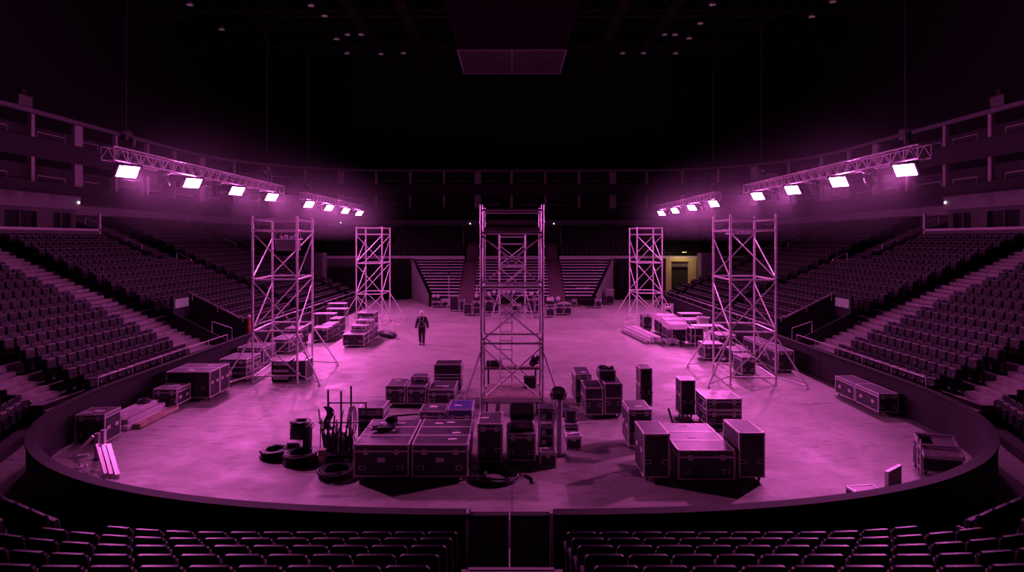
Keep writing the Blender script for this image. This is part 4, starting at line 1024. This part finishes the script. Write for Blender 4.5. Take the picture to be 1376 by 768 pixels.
# hoist load in the left tower, gear on tower tops
for nm, x, y, side in (('left', -9.25, 24.6, 'left'), ('right', 9.35, 24.4, 'right')):
    w = thing('tower_winch', 'box winch with clamps slung near the top of the near %s tower' % side, 'winch', (x, y, 5.05 if side == 'left' else 5.28))
    if side == 'left': obj('box', MB().bbox(-.42, .42, -.3, .3, 0, .45, .02), M['fascia'], w)
    obj('frame', MB().box(-.5, .5, -.32, -.28, .45, .50).box(-.5, .5, .28, .32, .45, .50).box(-.5, -.46, -.3, .3, .45, .50).box(.46, .5, -.3, .3, .45, .50), M['galv'], w)
    for sx in (-.45, .45):
        for sy in (-.3, .3): obj('strap', MB().tube((sx, sy, .48), (sx * .8, sy, 5.86 - w.location.z), .014), M['worn'], w)
    for k in range(4): obj('clamp', MB().bbox(-.32 + k * .2, -.22 + k * .2, -.08, .06, .5, .60 + .05 * (k % 2), .015), M['white'], w)

# ------------------------------------------------------------------ piles down the left side
def simple(label, uL, uR, vb, vt, vback, **k): return cpx(label, uL, uR, vb, vt, vback, **k)
simple('black case with three pale dishes, front of the left middle pile', 460.4, 489, 467, 449, 443, dep=1.0, lid=0, side=1)
case('black case second in the left middle pile row', -8.55, -7.55, 31.4, 32.3, .75, lid=.1, side=1); case('black case third in the left middle pile row', -8.55, -7.5, 32.4, 33.3, .85, lid=.1, side=1)
case('pale-topped flat case lying on the left middle pile, front', -8.5, -7.75, 31.45, 32.25, .22, lid=.08, wheels=False, base=.75, paper=1, dishes=False)
case('pale-topped flat case lying on the left middle pile, rear', -8.5, -7.7, 32.45, 33.25, .26, lid=.08, wheels=False, base=.85, paper=1, dishes=False)
case('taller open-fronted case behind the left middle pile', -9.0, -8.0, 34.6, 35.6, 1.25, lid=.25, dishes=False)
case('black case by the left wall before the frames, nearest', -10.75, -9.9, 31.9, 32.9, .78, lid=.1, paper=1, side=1)
case('black case by the left wall before the frames, middle', -10.55, -9.95, 33.0, 34.4, .80, lid=.1, side=1)
case('black open-shelf case by the left wall, fourth along', -10.6, -10.0, 34.5, 35.7, .92, lid=0, bands=(.5,), side=1)
case('black case against the left wall behind the near tower, low', -11.6, -10.7, 28.6, 30.4, .72, lid=.14, side=1)
case('black case against the left wall beyond the low one', -11.7, -10.85, 30.6, 31.7, .95, lid=.14, side=1)
def table(label, x, y, w, d, h, m='white'):
    t = thing('folding_table', label, 'table', (x, y, 0), 0, 'work tables')
    obj('table_top', MB().bbox(-w / 2, w / 2, -d / 2, d / 2, h - .05, h, .01), M[m], t)
    for sx in (-1, 1):
        for sy in (-1, 1): obj('leg', MB().tube((sx * (w / 2 - .06), sy * (d / 2 - .06), 0), (sx * (w / 2 - .06), sy * (d / 2 - .06), h - .05), .02), M['worn'], t)
    return t
table('pale work table by the left wall, nearer of three', -11.35, 36.2, 1.3, .7, 1.05); table('pale work table by the left wall, middle of three', -11.1, 37.9, 1.3, .7, 1.15); table('pale work table by the left wall, farthest of three', -11.6, 39.6, 1.2, .7, 1.3)
bgb = thing('duffel_bag', 'long black duffel bag lying right of the left middle pile', 'bag', (-7.05, 33.6, 0), -.7)
obj('sack', MB().lathe([(0, -.75), (.14, -.72), (.20, -.6), (.22, 0), (.20, .6), (.14, .72), (0, .75)], 16, Matrix.Translation((0, 0, .17)) @ Matrix.Rotation(PI / 2, 4, 'Y') @ Matrix.Scale(.78, 4, (1, 0, 0))), M['rubber'], bgb)
obj('strap', MB().path([(-.4, -.1, .33), (-.3, 0, .42), (.3, 0, .42), (.4, -.1, .33)], .02), M['strap'], bgb)
wt = thing('wheel_stand', 'small pale wheeled stand at the foot of the far left tower', 'stand', (-7.35, 38.4, 0))
obj('base', MB().lathe([(.18, 0), (.2, .04), (.05, .08)], 12), M['galv'], wt); obj('post', MB().tube((0, 0, .05), (0, 0, .7), .03), M['galv'], wt)

# ------------------------------------------------------------------ piles down the right side
n = 0
for r_, cnt_ in enumerate((6, 5, 4)):
    for k in range(cnt_):
        x = 6.95 + .155 * (k + .5 * r_); z = .07 + .13 * r_
        o = obj('metal_pipe', MB().tube((0, 0, 0), (-.55 + .02 * k, 4.2 + rnd.uniform(-.15, .15), 0), .068, 12, cap=True), M['galv' if (k + r_) % 3 else 'worn'], None, (x + .25, 31.4 + rnd.uniform(-.12, .12), z))
        tag(o, 'long pale pipe in the bundle, %s layer, %s from the left' % (('bottom', 'middle', 'top')[r_], nth(k)), 'pipe', 'pipes in the floor bundle')
case('two-drawer black case at the front of the sheeted right pile', 9.3, 9.98, 31.0, 31.7, .90, lid=0, bands=(.5,), side=-1)
case('black case left of the two-drawer one in the right pile', 8.5, 9.25, 31.6, 32.8, .95, lid=.1, paper=1); case('black case deep in the right pile, second row', 8.6, 9.5, 33.0, 34.2, 1.0, lid=.12, paper=1)
case('black case deep in the right pile, third row', 8.5, 9.5, 34.4, 35.6, 1.05, lid=.12, paper=1)
case('low flat case before the right pile beside the pipes', 7.95, 8.6, 30.6, 31.4, .32, lid=.1, wheels=False, paper=1)
def sheet(label, x, y, z, w, d, seed, m='cloth'):
    rnd = random.Random(seed); mb = MB(); nx, ny = 9, 9; vs = []
    for j in range(ny + 1):
        for i in range(nx + 1):
            a, b = i / nx * 2 - 1, j / ny * 2 - 1
            e = max(abs(a), abs(b)); drop = .0 if e < .78 else (e - .78) * 1.1
            vs.append((a * w / 2 * (1 - .12 * max(0, e - .78)), b * d / 2 * (1 - .12 * max(0, e - .78)), .03 + rnd.uniform(0, .05) - drop))
    fs = [(j * (nx + 1) + i, j * (nx + 1) + i + 1, (j + 1) * (nx + 1) + i + 1, (j + 1) * (nx + 1) + i) for j in range(ny) for i in range(nx)]
    mb.add(vs, fs)
    b0 = len(vs); mb.add([(x_, y_, z_ - .012) for x_, y_, z_ in vs], [f[::-1] for f in fs])
    return tag(obj('dust_sheet', mb, M[m], None, (x, y, z)), label, 'dust sheet', 'dust sheets on the right pile')
sheet('pale dust sheet over the nearer cases of the right pile', 8.9, 32.2, .955, 1.25, 1.5, 1); sheet('pale dust sheet over the middle of the right pile', 9.05, 33.6, 1.005, 1.35, 1.4, 2); sheet('pale dust sheet over the far end of the right pile', 9.0, 35.0, 1.055, 1.4, 1.4, 3)
case('black case behind the sheeted pile by the right wall', 10.0, 10.9, 34.2, 35.4, .9, lid=.1, paper=1, side=-1)
case('rolling case at the foot of the far right tower', 7.9, 8.45, 35.9, 36.8, 1.0, lid=.1, side=-1)
tb = thing('white_tub', 'pale tapered tub on a stand by the near right tower', 'tub', (10.35, 32.3, 0))
obj('tub', MB().lathe([(.26, .55), (.33, 1.25), (.36, 1.28), (.36, 1.32), (.33, 1.32), (.28, .62), (0, .6)], 20), M['white'], tb)
for a in range(3): obj('leg', MB().tube((.28 * math.cos(a * 2.1), .28 * math.sin(a * 2.1), 0), (.2 * math.cos(a * 2.1), .2 * math.sin(a * 2.1), .56), .02), M['worn'], tb)
table('pale work table behind the near right tower, nearer', 10.0, 30.6, 1.5, .8, 1.12); table('pale work table beyond the right pile by the wall', 11.2, 37.5, 1.4, .8, .9)
rs = thing('reel_stand', 'metal reel stand beside the far right tower', 'stand', (9.75, 37.2, 0))
obj('frame', MB().path([(-.3, 0, 0), (-.3, 0, 1.5), (.3, 0, 1.5), (.3, 0, 0)], .025).tube((-.3, -.3, .02), (-.3, .3, .02), .02).tube((.3, -.3, .02), (.3, .3, .02), .02), M['galv'], rs)
obj('reel', MB().lathe([(.05, -.2), (.2, -.2), (.2, -.17), (.1, -.15), (.1, .15), (.2, .17), (.2, .2), (.05, .2)], 16, Matrix.Translation((0, 0, 1.25)) @ Matrix.Rotation(PI / 2, 4, 'Y')), M['white'], rs)

# ------------------------------------------------------------------ far gear before the bleachers
def fx(uL, uR, vb, vt, label, dep=.7, **k): return cpx(label, uL, uR, vb, vt, vt, dep=dep, **k)
fx(604.5, 616, 418.5, 397.5, 'tall pale-edged dark case in the far gear, left side', lid=0, dishes=False, dep=.5)
fx(593, 604, 413, 402, 'pinkish low box left of the tall far case', lid=.2, dishes=False, lidm='cloth'); fx(617.5, 624, 419, 402, 'slim pale-topped case right of the tall far case', lid=.15, dishes=False)
fx(622.8, 634, 424, 408, 'square pale-edged case in the far gear, left of the central tower', lid=0, dishes=False)
fx(580, 592, 413, 404, 'low dark trunk at the left end of the far gear', lid=.1, dishes=False)
fx(635.5, 646, 424, 404, 'dark case just left of the central tower legs, far gear', lid=.1, dishes=False, bands=(.5,))
fx(733.5, 745, 426.5, 409, 'pale-edged case just right of the central tower, far gear', lid=.25, dishes=False)
fx(746.5, 757, 423.5, 408, 'dark case left of a pair under the cloth, far gear', lid=.25, dishes=False); fx(757.8, 768, 423.5, 408, 'dark case right of a pair under the cloth, far gear', lid=.25, dishes=False)
fx(769, 775, 411.5, 400, 'narrow pinkish case behind the far pair', lid=.3, dishes=False, lidm='cloth')
fx(800, 808.5, 414, 402, 'violet pale-edged case at the right end of the far tables', lid=.1, dishes=False, lidm='blue')
fx(814, 825, 409, 389, 'tall pale-topped case standing alone at the far right', lid=.5, dishes=False, lidm='cloth')
fx(651, 663, 420.5, 403, 'dark case seen through the central tower, left', lid=.1, dishes=False); fx(709, 718, 420.5, 401, 'dark case seen through the central tower, right', lid=.1, dishes=False)
fx(663.5, 672, 420.5, 405, 'dark case beside the small tower legs, seen through the tower', lid=.1, dishes=False)
fx(719, 729, 420.5, 400, 'dark case between the two tower legs at right, far gear', lid=.1, dishes=False, bands=(.5,))
fx(688, 700, 421, 408, 'low dark case under the small tower behind the centre', lid=.1, dishes=False)
q = W(788, 410); table('dark work table carrying round lamps in the far gear, right', q.x, q.y + .3, 1.9, .7, .95, 'laminate')
q = W(676, 414); table('dark work table in the far gear behind the small tower', q.x, q.y, 2.0, .7, .95, 'laminate')
def far_lamp(label, u, v, z, d):
    global fl_small
    x = (u - CX) * d / F
    if fl_small is None:
        fl_small = thing('stage_lamp', label, 'lamp', (x, d, z), 0, 'stage lamps in the far gear')
        obj('head', MB().lathe([(.0, -.16), (.13, -.13), (.17, .0), (.15, .13), (0, .15)], 14, Matrix.Translation((0, 0, .34)) @ Matrix.Rotation(1.1, 4, 'X')), M['white'], fl_small)
        obj('yoke', MB().box(-.22, -.18, -.04, .04, .08, .40).box(.18, .22, -.04, .04, .08, .40).box(-.22, .22, -.06, .06, .05, .10), M['blackm'], fl_small)
        obj('base', MB().bbox(-.18, .18, -.14, .14, 0, .08, .015), M['blackm'], fl_small)
    else: dup(fl_small, (x, d, z), 0, label)
fl_small = None
q = W(788, 410)
for k, u in enumerate((776, 781, 785.5, 790)): far_lamp('round pale stage lamp on the far right table, %s from the left' % nth(k), u, 0, .95, q.y + .3)
q = W(676, 414)
for k, u in enumerate((664, 671, 677, 683, 690)): far_lamp('round pale stage lamp on the far table behind the tower, %s from the left' % nth(k), u, 0, .95, q.y)
def hgt(vb, vt): return HC - (vt - CY) / ((vb - CY) / HC)
for u, vb, vt, lab in ((737, 426.5, 409, 'left one on the case right of the central tower'), (741.5, 426.5, 409, 'right one on the case right of the central tower'), (750, 423.5, 408, 'one on the left case of the far pair'), (640.5, 424, 404, 'one on the case left of the central tower'), (714, 420.5, 401, 'one on the right case behind the tower'), (724, 420.5, 400, 'one on the case between the right tower legs'), (583, 413, 404, 'left one on the low far trunk'), (588.5, 413, 404, 'right one on the low far trunk'), (657, 420.5, 403, 'one on the left case behind the tower')):
    far_lamp('pale stage lamp, far gear, ' + lab, u, 0, hgt(vb, vt), F * HC / (vb - CY) + .35)
q = W(592, 412)
for k, (u, v, h) in enumerate(((601.5, 420, 2.6), (640, 426, 2.1), (789, 412, 1.9), (799, 412, 2.0))):
    q = W(u, v - 5); lab = 'dark upright stand rising from the far gear, %s from the left' % nth(k)
    t = thing('tall_stand', lab, 'stand', (q.x, q.y + .9, 0), 0, 'upright stands in the far gear')
    obj('pole', MB().tube((0, 0, .1), (0, 0, h), .03), M['worn'], t)
    for a in range(3): obj('leg', MB().tube((0, 0, .5), (.35 * math.cos(a * 2.1), .35 * math.sin(a * 2.1), .0), .02), M['worn'], t)
    obj('head', MB().bbox(-.14, .14, -.1, .1, h, h + .22, .03), M['rubber'], t)
cl = sheet('pinkish cloth thrown over the far pair of cases', (757.5 - CX) / 18.45, F / 18.45 + .35, hgt(423.5, 408) + .02, 1.0, .7, 11); cl['group'] = 'cloth on the far cases'
ft = W(548, 406)
fo = thing('folded_trestle', 'small pale folded trestle lying at the far left by the drape', 'trestle', (ft.x, ft.y, 0), .2)
obj('bar', MB().tube((-.4, 0, .05), (.4, .1, .25), .03).tube((-.35, .05, .25), (.4, 0, .05), .03), M['timber'], fo); obj('foot', MB().box(-.45, -.35, -.1, .1, 0, .06).box(.35, .45, -.1, .1, 0, .06), M['timber'], fo)
# clutter in the central tower deck
bd = thing('lamp_bundle', 'dark bundle of lamps hanging at the right of the central tower plank', 'lamp bundle', (.78, 20.72, 1.09))
mb = MB(); rnd = random.Random(4)
for k in range(7): mb.lathe([(0, -.09), (.07, -.07), (.09, .03), (.06, .1), (0, .11)], 10, Matrix.Translation((rnd.uniform(-.12, .12), rnd.uniform(-.1, .1), .10 + .035 * k)) @ Matrix.Rotation(rnd.uniform(-1, 1), 4, 'X') @ Matrix.Rotation(rnd.uniform(-1, 1), 4, 'Y'))
obj('lamp_head', mb, M['rubber'], bd)
dl2 = thing('deck_box', 'small dark equipment box on the plywood deck, right corner', 'box', (.60, 20.1, .52))
obj('shell', MB().bbox(-.2, .2, -.15, .15, 0, .30, .02), M['rubber'], dl2); obj('lid', MB().bbox(-.21, .21, -.16, .16, .30, .36, .01), M['blackm'], dl2)

# ------------------------------------------------------------------ the person
def person(x, y):
    V = {}; E = []; R = {}
    def v(n, p, r): V[n] = Vector(p); R[n] = r
    def e(*c):
        for a, b in zip(c, c[1:]): E.append((a, b))
    v('pel', (0, 0, .95), .135); v('waist', (0, -.005, 1.10), .130); v('chest', (0, .0, 1.30), .155); v('neck0', (0, .005, 1.46), .075); v('neck', (0, -.005, 1.53), .055); v('head0', (0, -.015, 1.60), .082); v('head1', (0, -.012, 1.68), .096); v('head2', (0, -.0, 1.75), .062)
    e('pel', 'waist', 'chest', 'neck0', 'neck', 'head0', 'head1', 'head2')
    for s, n in ((-1, 'L'), (1, 'R')):
        fwd = -.13 if s > 0 else .10
        v(n + 'hip', (s * .10, 0, .88), .098); v(n + 'knee', (s * .10, -.10 if s > 0 else -.02, .49), .062); v(n + 'calf', (s * .10, -.08 if s > 0 else .05, .34), .056)
        v(n + 'ank', (s * .095, fwd + .04, .10), .042); v(n + 'toe', (s * .11, fwd - .12, .045), .036)
        e('pel', n + 'hip', n + 'knee', n + 'calf', n + 'ank', n + 'toe')
        sw = .10 if s > 0 else -.14
        v(n + 'sho', (s * .18, .01, 1.41), .072); v(n + 'elb', (s * .27, .02 + sw * .3, 1.13), .048); v(n + 'wri', (s * .30, -.05 + sw, .90), .032)
        v(n + 'palm', (s * .305, -.065 + sw, .83), .034)
        e('chest', n + 'sho', n + 'elb', n + 'wri', n + 'palm')
        for k in range(4):
            yy = -.095 + sw + .022 * k; ln = (.075, .09, .085, .065)[k]
            v('%sf%da' % (n, k), (s * .303, yy, .795), .0105); v('%sf%db' % (n, k), (s * .30, yy - .004, .795 - ln * .55), .0095); v('%sf%dc' % (n, k), (s * .285, yy - .008, .795 - ln), .008)
            e(n + 'palm', '%sf%da' % (n, k), '%sf%db' % (n, k), '%sf%dc' % (n, k))
        v(n + 'ta', (s * .295, -.105 + sw, .845), .012); v(n + 'tb', (s * .285, -.125 + sw, .80), .010); e(n + 'wri', n + 'ta', n + 'tb')
    names = list(V); ix = {n: i for i, n in enumerate(names)}
    me = bpy.data.meshes.new('person_body'); me.from_pydata([V[n] for n in names], [(ix[a], ix[b]) for a, b in E], [])
    o = bpy.data.objects.new('tmp_body', me); col.objects.link(o)
    sk = o.modifiers.new('skin', 'SKIN'); sk.use_smooth_shade = True
    o.modifiers.new('sub', 'SUBSURF').levels = 1
    for n in names:
        d = me.skin_vertices[0].data[ix[n]]; r = R[n]
        fl = .78 if n in ('pel', 'waist', 'chest') else 1.0
        d.radius = (r, r * fl) if fl == 1 else (r, r * fl)
        d.use_root = (n == 'pel')
    dg = bpy.context.evaluated_depsgraph_get(); dg.update()
    bm_ = bpy.data.meshes.new_from_object(o.evaluated_get(dg)); bpy.data.objects.remove(o)
    root = thing('person', 'person walking towards the gate, pale head, black jacket and dark trousers, chest straps', 'person', (x, y, 0))
    bm_.name = 'person_body'; bm_.materials.clear(); bm_.materials.append(M['skin']); bm_.shade_smooth()
    obj('body', bm_, None, root)
    vs = [vv.co.copy() for vv in bm_.vertices]; ns = [vv.normal.copy() for vv in bm_.vertices]
    def cloth(name, test, off, m):
        mb = MB(); mp = {}
        for p in bm_.polygons:
            if test(p.center):
                f = []
                for i in p.vertices:
                    if i not in mp: mp[i] = len(mb.v); mb.v.append(tuple(vs[i] + ns[i] * off))
                    f.append(mp[i])
                mb.f.append(tuple(f))
        return obj(name, mb.mesh(name, 80), m, root) if False else obj(name, mb, m, root)
    cloth('jacket', lambda c: (.93 < c.z < 1.475 and abs(c.x) < .2) or (abs(c.x) >= .2 and c.z > .90), .034, M['jacket'])
    cloth('trousers', lambda c: .085 < c.z < .96 and abs(c.x) < .215, .026, M['trouser'])
    for s in (-1, 1):
        fwd = -.13 if s > 0 else .10
        T = Matrix.Translation((s * .105, fwd, 0))
        obj('shoe', MB().bbox(-.05, .05, -.19, .10, .0, .03, .012, T).bbox(-.046, .046, -.175, .0, .025, .075, .02, T).bbox(-.046, .046, -.02, .095, .025, .125, .02, T), M['shoe'], root)
    # hair cap and face
    hm = MB()
    nr, ns_ = 7, 16
    for i in range(nr + 1):
        a = PI * .52 * i / nr
        for j in range(ns_):
            b = 2 * PI * j / ns_
            hm.v.append((.098 * math.sin(a) * math.cos(b), .008 + .108 * math.sin(a) * math.sin(b), 1.672 + .118 * math.cos(a) + (-.02 if math.sin(b) > .2 else .018) * math.sin(a)))
    hm.f = [(i * ns_ + j, i * ns_ + (j + 1) % ns_, (i + 1) * ns_ + (j + 1) % ns_, (i + 1) * ns_ + j) for i in range(nr) for j in range(ns_)]
    obj('hair', hm, M['hair'], root)
    fa = MB().bbox(-.012, .012, -.128, -.09, 1.615, 1.665, .006)
    obj('nose', fa, M['skin'], root)
    for s in (-1, 1):
        obj('eye', MB().lathe([(0, -.01), (.011, -.004), (.011, .004), (0, .01)], 8, Matrix.Translation((s * .034, -.098, 1.672))), M['rubber'], root)
        obj('ear', MB().bbox(s * .096 - .008, s * .096 + .008, -.02, .02, 1.62, 1.69, .006), M['skin'], root)
    obj('mouth', MB().box(-.024, .024, -.103, -.092, 1.588, 1.596), M['red'], root)
    for s in (-1, 1):
        obj('strap', MB().path([(s * .085, .14, 1.30), (s * .09, .07, 1.49), (s * .09, -.07, 1.48), (s * .10, -.165, 1.36), (s * .095, -.165, 1.22), (s * .12, -.13, 1.08)], .022, 6), M['strap'], root)
    obj('chest_strap', MB().path([(-.1, -.175, 1.27), (0, -.18, 1.265), (.1, -.175, 1.27)], .018, 6), M['strap'], root)
    obj('tool_belt', MB().lathe([(.178, .965), (.184, .985), (.178, 1.005)], 18, Matrix.Scale(.84, 4, (0, 1, 0))), M['strap'], root)
    return root
q = W(567, 463); pr = person(q.x, q.y)

# ------------------------------------------------------------------ light haze, world, camera
hz = bpy.data.materials.new('haze'); hz.use_nodes = True
nt = hz.node_tree; nt.nodes.clear()
out = nt.nodes.new('ShaderNodeOutputMaterial'); vs_ = nt.nodes.new('ShaderNodeVolumeScatter')
vs_.inputs['Anisotropy'].default_value = .35; vs_.inputs['Color'].default_value = (.95, .95, .95, 1)
tc = nt.nodes.new('ShaderNodeTexCoord'); sx = nt.nodes.new('ShaderNodeSeparateXYZ'); nt.links.new(tc.outputs['Generated'], sx.inputs[0])
def bell(out_):                                                # soft fall-off from the middle of the cloud
    a = nt.nodes.new('ShaderNodeMath'); a.operation = 'MULTIPLY_ADD'; a.inputs[1].default_value = 2; a.inputs[2].default_value = -1; nt.links.new(out_, a.inputs[0])
    b = nt.nodes.new('ShaderNodeMath'); b.operation = 'POWER'; b.inputs[1].default_value = 2; nt.links.new(a.outputs[0], b.inputs[0])
    c = nt.nodes.new('ShaderNodeMath'); c.operation = 'SUBTRACT'; c.inputs[0].default_value = 1; nt.links.new(b.outputs[0], c.inputs[1]); c.use_clamp = True
    return c.outputs[0]
m1_ = nt.nodes.new('ShaderNodeMath'); m1_.operation = 'MULTIPLY'; nt.links.new(bell(sx.outputs['X']), m1_.inputs[0]); nt.links.new(bell(sx.outputs['Z']), m1_.inputs[1])
m2_ = nt.nodes.new('ShaderNodeMath'); m2_.operation = 'MULTIPLY'; nt.links.new(bell(sx.outputs['Y']), m2_.inputs[0]); nt.links.new(m1_.outputs[0], m2_.inputs[1])
m3_ = nt.nodes.new('ShaderNodeMath'); m3_.operation = 'MULTIPLY'; m3_.inputs[1].default_value = .0048; nt.links.new(m2_.outputs[0], m3_.inputs[0])
nt.links.new(m3_.outputs[0], vs_.inputs['Density']); nt.links.new(vs_.outputs[0], out.inputs['Volume'])
for s_, side in ((-1, 'left'), (1, 'right')):
    h = obj('haze', MB().box(min(s_ * 9.0, s_ * 19.0), max(s_ * 9.0, s_ * 19.0), 14.0, 62.0, 5.4, 10.6), hz); h['kind'] = 'stuff'
    tag(h, 'thin glowing haze around the %s floodlight trusses' % side, 'haze')
wd = bpy.data.worlds.new('dark_hall'); wd.use_nodes = True; sc.world = wd
wd.node_tree.nodes['Background'].inputs['Color'].default_value = (.004, .002, .005, 1); wd.node_tree.nodes['Background'].inputs['Strength'].default_value = 1.0
cam = bpy.data.cameras.new('camera'); co = bpy.data.objects.new('camera', cam); col.objects.link(co)
co.location = (0, 0, HC); co.rotation_euler = (PI / 2, 0, 0)
cam.sensor_width = 36.0; cam.lens = F / 1376 * 36.0; cam.shift_y = -(384 - CY) / 1376; cam.clip_start = .05; cam.clip_end = 300
sc.camera = co
sc.view_settings.view_transform = 'Standard'; sc.view_settings.look = 'None'; sc.view_settings.gamma = 1.0; sc.view_settings.use_curve_mapping = False
sc.view_settings.exposure = 0.0
sc.cycles.use_denoising = True
sc.cycles.max_bounces = 8; sc.cycles.diffuse_bounces = 4; sc.cycles.volume_bounces = 0
sc.cycles.sample_clamp_indirect = 4.0
